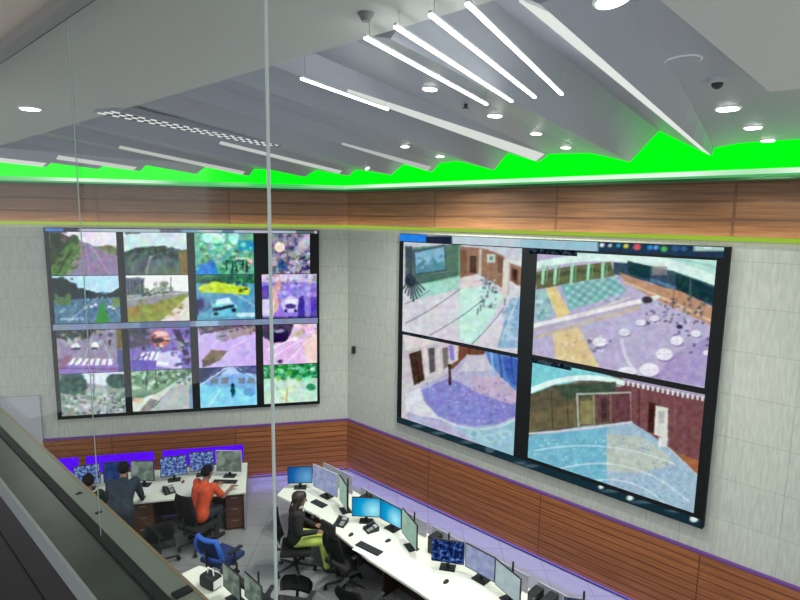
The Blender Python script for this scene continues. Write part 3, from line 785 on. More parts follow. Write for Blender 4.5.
def feed_d(X, Y):
    p = Pic(X, Y, 510, 360, 3.636, warp=0.2, fill=(120, 78, 84))
    p.poly((128, 210, 222), [(60, -10), (240, 20), (420, 76), (250, 75), (70, 125)]); p.line((228, 244, 244), arc(66, 116, 410, 84, -34), 19); p.line((170, 200, 196), arc(70, 132, 400, 96, -30), 5)
    p.poly((104, 98, 78), [(60, 130), (160, 92), (280, 78), (385, 80), (375, 245), (60, 275)]); p.poly((70, 94, 78), [(160, 96), (385, 82), (382, 124), (200, 140)], .8); p.poly((128, 112, 82), [(70, 190), (240, 160), (248, 238), (70, 262)], .6)
    p.line((84, 78, 64), [(150, 110), (156, 250)], 4); p.line((84, 78, 64), [(205, 96), (212, 244)], 4)
    p.poly((116, 74, 82), [(312, 130), (432, 124), (432, 218), (320, 228)]); p.poly((146, 138, 96), [(255, 150), (302, 145), (302, 236), (255, 232)]); p.poly((74, 60, 60), [(330, 140), (352, 138), (352, 222), (332, 226)], .8)
    p.line((192, 192, 188), [(250, 240), (243, 124), (440, 118), (442, 226)], 6); p.line((168, 156, 124), [(304, 130), (306, 234)], 6); p.line((150, 120, 100), [(366, 128), (366, 226)], 5)
    p.poly((176, 158, 190), [(390, 50), (740, 95), (740, 146), (420, 82)])
    for k in range(17): p.rect((236, 234, 240), 408 + k * 18, 74 + k * 3.7, 416 + k * 18, 90 + k * 3.8)
    p.poly((132, 84, 88), [(440, 100), (720, 155), (720, 440), (560, 312), (440, 222)])
    p.line((150, 104, 104), [(600, 140), (598, 330)], 4); p.line((104, 62, 68), [(470, 108), (468, 236)], 5)
    p.poly((176, 112, 72), [(600, 330), (720, 362), (700, 440)])
    p.poly((78, 42, 42), [(505, 150), (532, 160), (526, 268), (500, 260)]); p.poly((224, 220, 214), [(530, 165), (575, 175), (572, 292), (524, 270)]); p.rect((190, 186, 186), 540, 185, 562, 230)
    fl_ = [(60, 278), (250, 243), (440, 225), (500, 262), (572, 315), (640, 375), (700, 435), (700, 580), (350, 465), (60, 370)]
    p.poly((166, 190, 214), fl_); p.poly((122, 188, 214), [(60, 278), (250, 246), (352, 240), (352, 470), (60, 370)])
    p.poly((192, 198, 190), [(352, 268), (480, 280), (575, 345), (590, 380), (480, 412), (352, 405)])
    p.blobs([(104, 156, 188), (206, 222, 234), (146, 178, 204), (186, 206, 222)], 80, 285, 650, 520, 420, 3.6, 9)
    for q in (arc(170, 398, 650, 515, -70), arc(300, 440, 560, 520, -34), arc(90, 330, 600, 380, -40)): p.line((216, 232, 240), q, 4.5, .85)
    p.line((212, 208, 220), arc(70, 268, 440, 226, 4), 8)
    p.poly((132, 84, 88), [(578, 250), (720, 230), (720, 430), (650, 372), (578, 316)]); p.poly((176, 112, 72), [(612, 338), (700, 372), (694, 424)])
    p.line((206, 196, 196), [(575, 318), (690, 428)], 5)
    p.rect((226, 222, 222), 540, 282, 572, 316)
    return p.mottle(10, 15, True).c

def f11(X, Y):
    p = Pic(X, Y, 40, 222, 6, (226, 222, 238))
    p.poly((150, 132, 168), [(240, 110), (290, 130), (480, 215), (490, 340), (130, 340)]); p.poly((124, 132, 98), [(330, 150), (400, 138), (480, 165), (480, 215)])
    p.poly((66, 82, 62), [(50, 60), (110, 60), (230, 110), (170, 200), (60, 280)]); p.ell((70, 100, 60), 205, 110, 32, 34); p.ell((120, 90, 110), 140, 105, 25, 20)
    p.poly((96, 136, 66), [(70, 240), (190, 120), (250, 150), (140, 340), (60, 340)]); p.line((60, 95, 45), [(90, 330), (190, 170)], 18); p.line((150, 130, 130), [(180, 320), (260, 150)], 22)
    p.blobs([(40, 56, 40), (58, 80, 44), (34, 44, 40)], 55, 70, 130, 250, 40, 13, 1); p.blobs([(70, 112, 50), (120, 150, 90), (50, 86, 44)], 90, 150, 230, 320, 40, 10, 2)
    p.line((176, 160, 190), [(270, 130), (300, 330)], 5); p.line((176, 164, 188), [(300, 140), (430, 330)], 5); p.blobs([(96, 110, 70), (140, 140, 100)], 330, 145, 470, 190, 16, 9, 3); p.rect((60, 46, 56), 60, 55, 160, 66, .7)
    return p.mottle(26, 22, True).c
def f12(X, Y):
    p = Pic(X, Y, 40, 222, 6, (186, 218, 248))
    p.poly((92, 128, 158), [(50, 440), (490, 420), (500, 620), (50, 620)]); p.poly((40, 64, 76), [(50, 330), (160, 345), (220, 390), (400, 440), (500, 380), (500, 450), (60, 470)])
    p.poly((98, 126, 72), [(85, 430), (190, 430), (180, 500), (90, 500)]); p.blobs([(160, 200, 215), (50, 85, 130), (110, 160, 150), (70, 110, 160)], 100, 450, 480, 590, 60, 11, 4)
    p.poly((40, 152, 58), [(375, 465), (325, 620), (425, 620)]); p.ell((120, 150, 80), 455, 480, 22, 30)
    p.blobs([(24, 40, 44), (46, 70, 60)], 60, 340, 220, 450, 40, 14, 1); p.blobs([(30, 52, 64)], 240, 415, 480, 450, 16, 10, 2); p.line((150, 176, 200), [(345, 450), (170, 600)], 6); p.line((150, 176, 200), [(405, 450), (500, 590)], 6)
    for x, y in ((300, 500), (325, 490), (410, 500), (430, 510), (265, 505)): p.rect((226, 232, 240), x, y, x + 18, y + 12)
    p.rect((190, 215, 240), 120, 575, 230, 590, .7)
    return p.mottle(24, 18, True).c
def f21(X, Y):
    p = Pic(X, Y, 115, 222, 6, (202, 222, 228))
    p.poly((86, 106, 108), [(40, 185), (140, 148), (290, 142), (450, 178), (450, 340), (50, 340)]); p.poly((48, 76, 58), [(60, 190), (150, 152), (290, 145), (330, 175), (180, 185)])
    p.poly((132, 122, 70), [(380, 170), (450, 165), (450, 340), (400, 330)]); p.poly((122, 134, 136), [(210, 200), (250, 200), (330, 330), (160, 330)], .7); p.poly((110, 125, 85), [(290, 260), (400, 290), (400, 340), (260, 330)], .7)
    p.blobs([(46, 70, 62), (64, 86, 84), (96, 118, 118)], 60, 160, 380, 230, 50, 15, 1); p.blobs([(110, 130, 132), (92, 112, 116), (120, 130, 110)], 80, 230, 380, 330, 40, 18, 2); p.line((196, 204, 206), [(215, 205), (180, 330)], 5, .7); p.line((150, 110, 60), [(410, 180), (415, 320)], 10); p.rect((50, 56, 56), 60, 62, 150, 72, .7)
    return p.mottle(26, 26, True).c
def f22(X, Y):
    p = Pic(X, Y, 115, 222, 6, (238, 234, 240))
    p.rect((112, 118, 134), 60, 335, 175, 440); p.blobs([(130, 142, 120), (85, 100, 85), (180, 180, 175)], 110, 370, 340, 440, 30, 16, 2)
    p.poly((152, 152, 160), [(50, 450), (340, 410), (460, 420), (460, 620), (50, 620)]); p.poly((150, 158, 68), [(60, 525), (260, 480), (425, 425), (440, 470), (270, 590), (60, 600)])
    p.poly((176, 130, 80), [(80, 510), (160, 500), (160, 570), (85, 570)], .6); p.poly((228, 218, 210), [(440, 440), (470, 600), (270, 600)], .9); p.line((60, 60, 60), [(335, 335), (335, 410)], 4)
    for k in range(5): p.rect((74, 82, 98), 75 + k * 20, 350, 86 + k * 20, 430, .7)
    p.blobs([(60, 74, 60), (96, 110, 84)], 70, 405, 330, 445, 34, 9, 1); p.line((196, 194, 198), arc(80, 470, 430, 425, -8), 5); p.blobs([(120, 130, 50), (176, 176, 96), (170, 130, 80)], 110, 470, 400, 570, 40, 12, 2)
    return p.mottle(22, 20, True).c
def f31(X, Y):
    p = Pic(X, Y, 190, 222, 5.714, (112, 182, 162))
    p.ell((196, 246, 232), 130, 90, 60, 32); p.rect((60, 160, 188), 275, 105, 370, 165); p.poly((40, 142, 218), [(20, 260), (130, 212), (170, 300), (20, 305)])
    p.ell((180, 240, 225), 250, 90, 28, 40); p.blobs([(46, 92, 76), (130, 200, 160), (80, 140, 100), (170, 230, 200)], 40, 120, 360, 300, 50, 14, 7)
    p.poly((40, 142, 218), [(60, 280), (130, 225), (165, 295)], .8); p.ell((235, 190, 175), 340, 228, 16, 20)
    p.blobs([(30, 76, 66), (60, 120, 100)], 170, 200, 350, 300, 34, 8, 1)
    for x in (205, 240, 262, 300, 322): p.line((30, 56, 52), [(x, 225), (x + 4, 275)], 7)
    p.line((230, 214, 190), [(262, 208), (330, 204)], 9); p.blobs([(206, 246, 236), (150, 224, 206)], 50, 60, 240, 160, 40, 10, 2)
    return p.mottle(46, 22, True).c
def f32(X, Y):
    p = Pic(X, Y, 190, 222, 5.714, (102, 162, 198))
    p.rect((58, 124, 92), 20, 300, 380, 350); p.blobs([(40, 95, 80), (90, 170, 110), (60, 80, 90)], 50, 305, 370, 350, 26, 12, 3)
    p.poly((206, 222, 58), [(40, 372), (140, 338), (345, 378), (340, 416), (60, 398)]); p.ell((90, 130, 170), 75, 470, 45, 45); p.ell((70, 60, 130), 60, 470, 20, 30)
    p.poly((130, 206, 226), [(125, 470), (235, 440), (275, 490), (140, 530)]); p.poly((24, 60, 90), [(130, 492), (250, 470), (250, 490), (135, 512)]); p.poly((190, 225, 235), [(270, 520), (375, 515), (375, 540), (260, 540)])
    p.poly((110, 190, 220), [(120, 520), (250, 490), (270, 535), (120, 545)])
    p.blobs([(236, 236, 80), (160, 190, 60), (190, 210, 40)], 60, 355, 335, 400, 40, 9, 1); p.blobs([(24, 60, 56)], 260, 330, 340, 400, 10, 8, 2)
    p.poly((206, 236, 244), [(150, 445), (225, 432), (245, 462), (150, 474)]); p.ell((20, 40, 60), 150, 525, 12, 10); p.ell((20, 40, 60), 250, 505, 12, 10); p.line((170, 200, 220), [(240, 400), (372, 480)], 6); p.rect((26, 36, 80), 35, 440, 50, 530, .8)
    return p.mottle(26, 18, True).c
def f41(X, Y):
    p = Pic(X, Y, 190, 222, 5.714, (152, 146, 170))
    p.blobs([(90, 80, 110), (200, 190, 215), (120, 120, 140), (60, 70, 120), (180, 160, 150)], 420, 50, 690, 300, 90, 15, 11)
    p.ell((252, 232, 210), 512, 145, 28, 30); p.ell((72, 92, 155), 530, 250, 26, 30); p.ell((225, 215, 225), 610, 220, 18, 25); p.poly((170, 160, 195), [(560, 240), (610, 180), (600, 310), (540, 310)])
    p.poly((196, 186, 206), [(585, 170), (640, 90), (690, 60), (690, 110), (640, 200)], .7); p.blobs([(46, 40, 66), (230, 222, 236), (76, 70, 104)], 560, 180, 690, 300, 50, 8, 1); p.line((120, 100, 110), [(560, 80), (556, 260)], 6); p.blobs([(60, 64, 110), (100, 120, 170)], 500, 210, 560, 290, 16, 9, 2)
    return p.mottle(50, 18, True).c
def f42(X, Y):
    p = Pic(X, Y, 190, 222, 5.714, (152, 134, 218))
    p.rect((205, 190, 225), 380, 285, 740, 345); p.blobs([(120, 110, 150), (230, 215, 235), (200, 160, 150)], 400, 290, 730, 350, 30, 12, 5)
    p.poly((215, 170, 160), [(470, 370), (520, 320), (505, 500), (470, 540)]); p.rect((235, 225, 240), 410, 440, 480, 560, .7); p.poly((110, 90, 185), [(405, 370), (450, 360), (455, 440), (405, 440)])
    p.ell((200, 190, 240), 575, 470, 55, 45); p.ell((90, 80, 150), 575, 480, 30, 16); p.poly((90, 75, 170), [(620, 430), (650, 420), (660, 560), (615, 560)]); p.poly((100, 85, 190), [(690, 430), (740, 420), (740, 560), (690, 560)])
    p.blobs([(176, 160, 232), (120, 100, 196), (210, 196, 244)], 500, 350, 720, 440, 30, 14, 1); p.rect((226, 220, 246), 545, 440, 605, 470); p.ell((44, 40, 90), 548, 505, 9, 9); p.ell((44, 40, 90), 604, 505, 9, 9); p.rect((60, 50, 110), 400, 540, 740, 556, .6)
    return p.mottle(34, 18, True).c
def f13(X, Y):
    p = Pic(X, Y, 45, 318, 5.333, (156, 146, 174))
    p.rect((72, 78, 80), 50, 40, 240, 110); p.blobs([(60, 75, 70), (120, 125, 130), (200, 200, 205)], 90, 60, 380, 140, 36, 13, 3)
    p.poly((152, 122, 192), [(60, 290), (140, 240), (390, 240), (440, 300), (60, 320)]); p.poly((150, 100, 130), [(70, 220), (150, 190), (110, 260), (70, 270)], .7)
    for k in range(7): p.poly((235, 226, 246), [(150 + k * 32, 215), (168 + k * 32, 215), (142 + k * 36, 252), (118 + k * 36, 252)])
    p.ell((232, 230, 238), 165, 150, 24, 16); p.ell((236, 234, 240), 266, 150, 20, 22); p.ell((60, 45, 60), 345, 130, 8, 16)
    p.poly((126, 112, 62), [(380, 50), (450, 50), (450, 165), (385, 160)]); p.poly((100, 100, 150), [(385, 165), (440, 165), (440, 290), (390, 290)])
    p.blobs([(46, 54, 52), (90, 96, 96)], 70, 45, 330, 100, 40, 10, 1); p.line((190, 180, 204), [(250, 110), (215, 205)], 4); p.line((190, 180, 204), [(300, 110), (350, 205)], 4); p.rect((60, 60, 70), 250, 158, 282, 170); p.rect((70, 66, 80), 146, 158, 190, 168); p.line((110, 80, 110), [(72, 270), (380, 272)], 5)
    return p.mottle(26, 18, True).c
def f14(X, Y):
    p = Pic(X, Y, 45, 318, 5.333, (150, 160, 158))
    p.poly((218, 220, 236), [(180, 280), (430, 280), (420, 340), (300, 360), (200, 340)]); p.ell((66, 102, 100), 150, 350, 72, 56); p.ell((62, 108, 100), 385, 335, 60, 40); p.rect((80, 110, 105), 80, 290, 200, 400, .7)
    p.blobs([(200, 205, 210), (90, 120, 95), (170, 165, 160), (225, 225, 235), (110, 130, 110)], 90, 400, 440, 520, 70, 15, 9)
    p.blobs([(36, 66, 62), (60, 96, 84), (90, 120, 110)], 85, 310, 215, 400, 44, 14, 1); p.blobs([(40, 76, 66), (74, 116, 100)], 340, 310, 430, 370, 26, 12, 2); p.ell((76, 96, 84), 235, 425, 40, 12); p.poly((196, 200, 206), [(240, 350), (300, 350), (400, 510), (180, 510)], .5); p.blobs([(230, 230, 236), (70, 80, 84)], 110, 410, 420, 510, 50, 8, 3); p.line((70, 80, 84), [(258, 300), (262, 440)], 4)
    return p.mottle(26, 20, True).c
def f23(X, Y):
    p = Pic(X, Y, 45, 318, 5.333, (140, 124, 196))
    p.rect((92, 90, 110), 440, 50, 560, 160); p.blobs([(60, 60, 80), (130, 120, 170)], 450, 60, 570, 170, 24, 13, 3); p.ell((206, 126, 118), 612, 110, 54, 46); p.ell((235, 190, 190), 620, 85, 38, 16); p.ell((70, 45, 60), 600, 120, 36, 12)
    p.poly((205, 196, 240), [(600, 190), (720, 170), (730, 270), (590, 260)]); p.poly((60, 50, 90), [(680, 60), (720, 60), (780, 220), (760, 250)]); p.poly((120, 110, 190), [(730, 60), (800, 60), (800, 150)]); p.ell((150, 150, 160), 720, 150, 22, 26)
    for k in range(4): p.poly((230, 224, 246), [(520 + k * 26, 180), (536 + k * 26, 180), (516 + k * 26, 225), (500 + k * 26, 225)])
    p.rect((100, 80, 190), 460, 225, 590, 280, .6)
    p.blobs([(240, 230, 236), (50, 40, 60)], 560, 70, 670, 170, 14, 9, 1); p.blobs([(90, 70, 150), (60, 50, 90), (180, 170, 220)], 670, 70, 780, 260, 34, 11, 2); p.rect((236, 232, 250), 596, 235, 660, 250); p.line((90, 80, 140), [(470, 230), (560, 190)], 6)
    return p.mottle(30, 18, True).c
def f24(X, Y):
    p = Pic(X, Y, 45, 318, 5.333, (126, 158, 132))
    p.blobs([(90, 130, 95), (200, 222, 205), (140, 175, 150), (70, 105, 85)], 460, 270, 790, 380, 60, 16, 4)
    p.poly((186, 190, 192), [(540, 500), (700, 340), (790, 290), (800, 500)]); p.poly((214, 218, 214), [(460, 450), (600, 400), (700, 340), (560, 490), (460, 500)]); p.poly((150, 152, 150), [(500, 500), (560, 430), (600, 440), (560, 500)]); p.poly((120, 150, 190), [(770, 360), (800, 340), (800, 500), (770, 480)], .7); p.ell((225, 190, 170), 500, 440, 26, 16)
    p.line((110, 112, 110), [(570, 480), (760, 320)], 5); p.line((232, 234, 230), [(620, 440), (770, 310)], 4); p.blobs([(50, 84, 62), (84, 124, 92), (220, 236, 224)], 470, 275, 780, 350, 60, 9, 1); p.line((60, 76, 60), [(545, 280), (540, 380)], 6); p.line((60, 76, 60), [(590, 280), (596, 370)], 5)
    return p.mottle(24, 20, True).c
def f33(X, Y):
    p = Pic(X, Y, 190, 315, 5.714, (202, 178, 238))
    p.poly((104, 92, 108), [(30, 40), (390, 40), (390, 70), (200, 90), (60, 110)]); p.ell((160, 148, 176), 190, 120, 42, 32); p.poly((170, 150, 160), [(210, 80), (370, 60), (370, 100), (240, 140)]); p.ell((100, 90, 120), 185, 115, 22, 10)
    p.poly((140, 126, 102), [(75, 300), (68, 262), (120, 198), (216, 204), (170, 258)]); p.poly((110, 98, 82), [(75, 300), (68, 262), (140, 245), (150, 270)])
    p.blobs([(70, 62, 76), (136, 122, 134), (180, 168, 176)], 60, 50, 380, 100, 40, 10, 1); p.line((226, 206, 246), [(240, 180), (380, 110)], 5); p.line((186, 160, 226), [(230, 270), (370, 190)], 4); p.rect((196, 188, 206), 150, 104, 226, 116, .7)
    return p.mottle(18, 22, True).c
def f34(X, Y):
    p = Pic(X, Y, 190, 315, 5.714, (136, 178, 226))
    p.poly((96, 98, 150), [(30, 290), (390, 270), (390, 340), (230, 320), (60, 390)]); p.poly((176, 196, 246), [(180, 340), (235, 280), (290, 340)]); p.poly((60, 66, 110), [(40, 310), (180, 285), (60, 385)]); p.poly((142, 212, 248), [(40, 400), (390, 430), (390, 540), (40, 540)])
    for x in (140, 200, 295, 350): p.rect((130, 140, 160), x - 20, 358, x + 20, 392)
    p.ell((46, 92, 110), 245, 430, 12, 36); p.ell((90, 140, 190), 340, 440, 34, 24, .7)
    p.line((222, 234, 252), [(235, 285), (60, 400)], 6); p.line((210, 226, 250), [(245, 285), (385, 370)], 5); p.blobs([(90, 96, 140), (120, 130, 170)], 260, 290, 380, 330, 20, 9, 1); p.line((206, 236, 250), [(170, 430), (110, 520)], 5); p.ell((30, 60, 80), 245, 402, 8, 9)
    return p.mottle(22, 20, True).c
def f43(X, Y):
    p = Pic(X, Y, 190, 315, 5.714, (220, 184, 230))
    p.poly((92, 74, 104), [(400, 40), (600, 40), (560, 140), (470, 160), (410, 120)]); p.ell((60, 44, 92), 515, 115, 48, 42); p.ell((170, 150, 200), 510, 90, 30, 10); p.blobs([(160, 140, 140), (240, 220, 220), (200, 190, 150)], 590, 50, 740, 130, 26, 14, 3)
    p.poly((246, 206, 196), [(640, 150), (740, 110), (740, 270), (680, 280)], .8); p.line((245, 225, 245), [(440, 200), (600, 130)], 8); p.ell((90, 70, 120), 515, 265, 16, 12)
    p.line((240, 220, 246), [(450, 250), (640, 140)], 5); p.line((250, 226, 226), [(560, 260), (690, 130)], 5); p.blobs([(70, 56, 90), (120, 100, 120)], 410, 50, 470, 110, 16, 9, 1); p.ell((30, 24, 50), 490, 150, 10, 9); p.ell((30, 24, 50), 545, 140, 10, 9); p.ell((236, 226, 236), 600, 138, 18, 10)
    return p.mottle(24, 20, True).c
def f44(X, Y):
    p = Pic(X, Y, 190, 315, 5.714, (186, 216, 200))
    p.rect((48, 140, 84), 400, 265, 740, 360); p.blobs([(30, 110, 60), (130, 220, 180), (110, 190, 60), (190, 240, 220), (60, 160, 120)], 410, 275, 730, 370, 56, 16, 6); p.ell((60, 150, 120), 690, 410, 26, 20); p.blobs([(210, 220, 120), (170, 150, 80), (200, 225, 215)], 500, 400, 640, 480, 18, 9, 4)
    p.poly((206, 224, 214), [(520, 370), (600, 370), (720, 500), (430, 500)], .6); p.blobs([(20, 84, 46), (210, 246, 232), (70, 190, 130)], 420, 280, 720, 350, 50, 8, 1); p.line((190, 170, 90), [(556, 420), (550, 490)], 8)
    return p.mottle(28, 20, True).c

def picture(name, parent, left, u0, u1, z0, z1, d, fn, nx, nz, label=None):
    us, zs = np.linspace(u0, u1, nx), np.linspace(z0, z1, nz)
    U, Z = np.meshgrid(us, zs); U, Z = U.ravel(), Z.ravel()
    loc = np.stack([-U if left else U, np.full(len(U), -d), Z], 1)
    M = np.array(ML if left else MR)
    W = loc @ M[:3, :3].T + M[:3, 3]
    x, y = project(W)
    c = fn(x, y)
    if name == 'video_feed':
        g = c.mean(1, keepdims=True); c = g + (c - g) * 0.9
        c = (c - 145) * (1.28 if left else 1.08) + (140 if left else 138) + (vnoise(x, y, 1.5, 55) * 13 + vnoise(x, y, 4.2, 56) * 20)[:, None]
    c = np.clip(c, 0, 255) / 255.0
    c = np.where(c <= 0.04045, c / 12.92, ((c + 0.055) / 1.055) ** 2.4)
    f = [(j * nx + i, j * nx + i + 1, (j + 1) * nx + i + 1, (j + 1) * nx + i) for j in range(nz - 1) for i in range(nx - 1)]
    off = np.array(parent.location)
    li = np.linalg.inv(np.array(parent.matrix_basis)) @ M
    L = loc @ li[:3, :3].T + li[:3, 3]
    me = bpy.data.meshes.new(name); me.from_pydata([tuple(v) for v in L], [], f); me.update()
    a = me.color_attributes.new('picture', 'FLOAT_COLOR', 'POINT')
    a.data.foreach_set('color', np.concatenate([c, np.ones((len(c), 1))], 1).ravel().astype('f'))
    me.materials.append(PIC)
    o = bpy.data.objects.new(name, me); COL.objects.link(o); o.parent = parent
    if label: o['label'] = label
    return o

FRAME = mat('screen_black', (0.006, 0.007, 0.008, 1), 0.6, spec=0.15)
LU0, LU1, LZ0, LZ1 = 0.623, 5.73, 1.585, 5.318
left_wall = thing('video_wall', 'large black-framed screen wall of sixteen street camera pictures on the left wall', 'screen', PL((LU0 + LU1) / 2, 0.05, LZ0), AL)
hw = (LU1 - LU0) / 2
m = MB(); m.box(-hw, hw, -0.045, 0.045, 0, LZ1 - LZ0, 0.006); m.build('screen_frame', FRAME, left_wall)
DS = 0.098
bpy.context.view_layer.update()
rows = [(4.425, 5.245), (3.495, 4.412), (2.505, 3.355), (1.655, 2.495)]
cols = [(5.645, 4.492), (4.362, 3.222), (3.072, 1.945), (1.795, 0.680)]
fns = [[f11, f12, f13, f14], [f21, f22, f23, f24], [f31, f32, f33, f34], [f41, f42, f43, f44]]
for ci, (ua, ub) in enumerate(cols):
    for ri, (za, zb) in enumerate(rows):
        u_a, u_b = ua, ub
        if ci == 3 and ri == 0: u_a, u_b = 1.60, 0.815
        if ci == 3 and ri == 1: za += 0.0
        picture('video_feed', left_wall, True, u_a, u_b, za, zb, DS, fns[ci][ri], 76, 56)
def header_left(X, Y):
    p = Pic(X, Y, 0, 0, 1, warp=0.0, fill=(176, 186, 205))
    p.rect((70, 120, 210), 40, 220, 63, 240); p.rect((45, 50, 66), 63, 220, 79, 240); p.rect((60, 66, 90), 160, 220, 182, 240, .7); p.rect((95, 150, 205), 182, 220, 198, 240, .7)
    p.rect((70, 90, 130), 222, 220, 234, 240, .7); p.rect((60, 60, 80), 296, 220, 314, 240, .7)
    return p.mottle(30, 4, True).c
picture('header_bar', left_wall, True, 5.70, 0.66, 5.255, 5.308, DS, header_left, 220, 5)
def mid_left(X, Y):
    p = Pic(X, Y, 0, 0, 1, warp=0.0, fill=(128, 138, 175)); p.rect((150, 190, 220), 196, 310, 218, 340); p.rect((70, 90, 130), 140, 310, 190, 340, .6)
    return p.mottle(30, 5, True).c
picture('task_bar', left_wall, True, 5.69, 0.66, 3.368, 3.480, DS, mid_left, 200, 6)

RU0, RU1, RZ0, RZ1 = 1.575, 7.21, 1.53, 5.305
right_wall = thing('video_wall', 'large black-framed screen wall of four indoor camera pictures on the right wall', 'screen', PR((RU0 + RU1) / 2, 0.05, RZ0), AR)
hw = (RU1 - RU0) / 2
m = MB(); m.box(-hw, hw, -0.045, 0.045, 0, RZ1 - RZ0, 0.006); m.build('screen_frame', FRAME, right_wall)
bpy.context.view_layer.update()
picture('video_feed', right_wall, False, 1.69, 4.265, 3.42, 5.15, DS, feed_a, 150, 110)
picture('video_feed', right_wall, False, 1.705, 4.28, 1.665, 3.355, DS, feed_c, 150, 110)
picture('video_feed', right_wall, False, 4.54, 7.07, 3.46, 5.13, DS, feed_b, 210, 140)
picture('video_feed', right_wall, False, 4.55, 7.085, 1.72, 3.375, DS, feed_d, 210, 140)
def header_right(X, Y):
    p = Pic(X, Y, 0, 0, 1, warp=0.0, fill=(196, 208, 222)); p.rect((160, 195, 215), 520, 225, 600, 262)
    p.rect((36, 128, 236), 395, 228, 427, 243); p.rect((30, 36, 62), 426, 236, 452, 244)
    p.rect((34, 56, 82), 598, 238, 735, 262)
    for x, y, r, c in ((602, 245, 2.2, (240, 245, 250)), (610, 245.5, 1.8, (200, 215, 230)), (618.5, 245.5, 2, (60, 170, 200)), (626, 246, 2.4, (215, 210, 70)), (637, 247, 3.6, (225, 90, 95)), (650, 247.5, 2.4, (60, 140, 235)), (656, 247.5, 2.4, (90, 170, 235)), (664, 249, 3, (80, 190, 90)), (676, 248, 4, (50, 90, 130)), (684, 248.5, 3, (60, 100, 140))):
        p.ell(c, x, y, r, r * 0.9)
    p.rect((172, 206, 204), 694, 243, 728, 251); p.rect((215, 235, 230), 704, 245, 712, 249)
    return p.mottle(18, 4, True).c
picture('header_bar', right_wall, False, 1.585, 7.14, 5.165, 5.297, DS, header_right, 260, 9)
def footer_right(X, Y):
    p = Pic(X, Y, 0, 0, 1, warp=0.0, fill=(22, 46, 58))
    for x, y, w in ((520, 463, 6), (530, 466, 8), (601, 487, 2.5), (611, 491, 9), (630, 498, 3.2), (645, 502, 13), (676, 511, 9), (694, 519, 4), (440, 433, 8), (470, 442, 9), (490, 449, 5), (418, 426, 6)):
        p.ell((225, 235, 232) if w < 5 else (70, 92, 104), x, y, w, 1.6 if w > 5 else w * .8)
    p.ell((60, 150, 40), 702, 513, 3, 3)
    return p.c
picture('task_bar', right_wall, False, 1.60, 7.19, 1.545, 1.66, DS, footer_right, 260, 9)
def caption(X, Y):
    p = Pic(X, Y, 0, 0, 1, warp=0.0, fill=(28, 40, 52)); return p.mottle(90, 2.2).c
picture('caption_bar', right_wall, False, 4.40, 5.20, 5.075, 5.155, DS + 0.001, caption, 60, 6)
picture('caption_bar', right_wall, False, 4.52, 5.22, 3.325, 3.40, DS + 0.001, caption, 60, 6)
picture('caption_bar', right_wall, False, 1.70, 2.55, 3.36, 3.415, DS + 0.001, caption, 60, 5)

# small black device on the right wall
t = thing('wall_speaker', 'small black wall speaker between the corner and the right screen wall', 'speaker', PR(0.228, 0.0, 2.70), AR)
m = MB(); m.box(-0.035, 0.035, -0.075, -0.012, 0, 0.16, 0.012); m.build('housing', BLACK, t)
m = MB(); m.box(-0.02, 0.02, -0.012, 0.0, 0.05, 0.11); m.build('bracket', BLACK, t)

# ------------------------------------------------------------------ furniture kits
SCR = {
 'blue': desktop_mat('screen_blue', [(0.0, (20, 60, 150)), (0.45, (25, 110, 190)), (1.0, (120, 190, 240))], 2.2, 0.75, 'grad'),
 'cyan': desktop_mat('screen_cyan', [(0.0, (10, 110, 175)), (0.5, (15, 160, 215)), (1.0, (170, 240, 255))], 2.4, 1.0, 'grad'),
 'night': desktop_mat('screen_night', [(0.0, (12, 18, 40)), (0.48, (18, 34, 84)), (0.60, (70, 105, 190)), (0.75, (180, 200, 240))], 16, 0.75),
 'pattern': desktop_mat('screen_pattern', [(0.0, (25, 40, 90)), (0.45, (50, 75, 150)), (0.56, (130, 155, 215)), (0.75, (205, 215, 245))], 20, 0.8),
 'pale': desktop_mat('screen_pale', [(0.0, (165, 185, 190)), (0.5, (190, 205, 212)), (1.0, (225, 235, 240))], 6, 0.75),
 'lilac': desktop_mat('screen_lilac', [(0.0, (120, 130, 180)), (0.5, (165, 172, 215)), (1.0, (215, 220, 240))], 9, 0.75),
 'greenish': desktop_mat('screen_green_reflection', [(0.0, (140, 175, 160)), (0.5, (170, 200, 185)), (1.0, (215, 230, 220))], 4, 0.75),  # pale green reflection painted into the screen colour
 'grey': desktop_mat('screen_grey', [(0.0, (60, 75, 72)), (0.45, (105, 120, 112)), (0.6, (150, 162, 152)), (1.0, (205, 210, 200))], 5, 0.7),
 'dim': desktop_mat('screen_dim', [(0.0, (15, 22, 50)), (0.5, (35, 60, 125)), (1.0, (80, 115, 180))], 8, 0.7),
}
def monitor(loc, rz, w, h, scr, label, group, zb=0.10, post=0.0, body=None):
    t = thing('computer_monitor', label, 'monitor', loc, rz, group)
    m = MB(); m.box(-w / 2, w / 2, 0.0, 0.022, zb, zb + h, 0.004); m.box(-w * .32, w * .32, 0.022, 0.045, zb + h * .22, zb + h * .78, 0.008); m.build('bezel', body or BLACK, t)
    m = MB(); m.box(-w / 2 + 0.010, w / 2 - 0.010, -0.0025, 0.0, zb + 0.016, zb + h - 0.010)
    m.build('display', SCR[scr], t)
    m = MB(); m.box(-0.025, 0.025, 0.045, 0.062, 0.008, zb + h * .6, 0.004); m.build('stand_column', BLACK, t)
    m = MB(); m.box(-0.11, 0.11, -0.04, 0.13, 0.0, 0.010, 0.004); m.build('stand_base', BLACK, t)
    if post:
        m = MB(); m.cyl((0.0, 0.085, 0.008), (0.0, 0.085, zb + h + post), 0.013, n=12); m.build('post', BLACK, t)
    return t
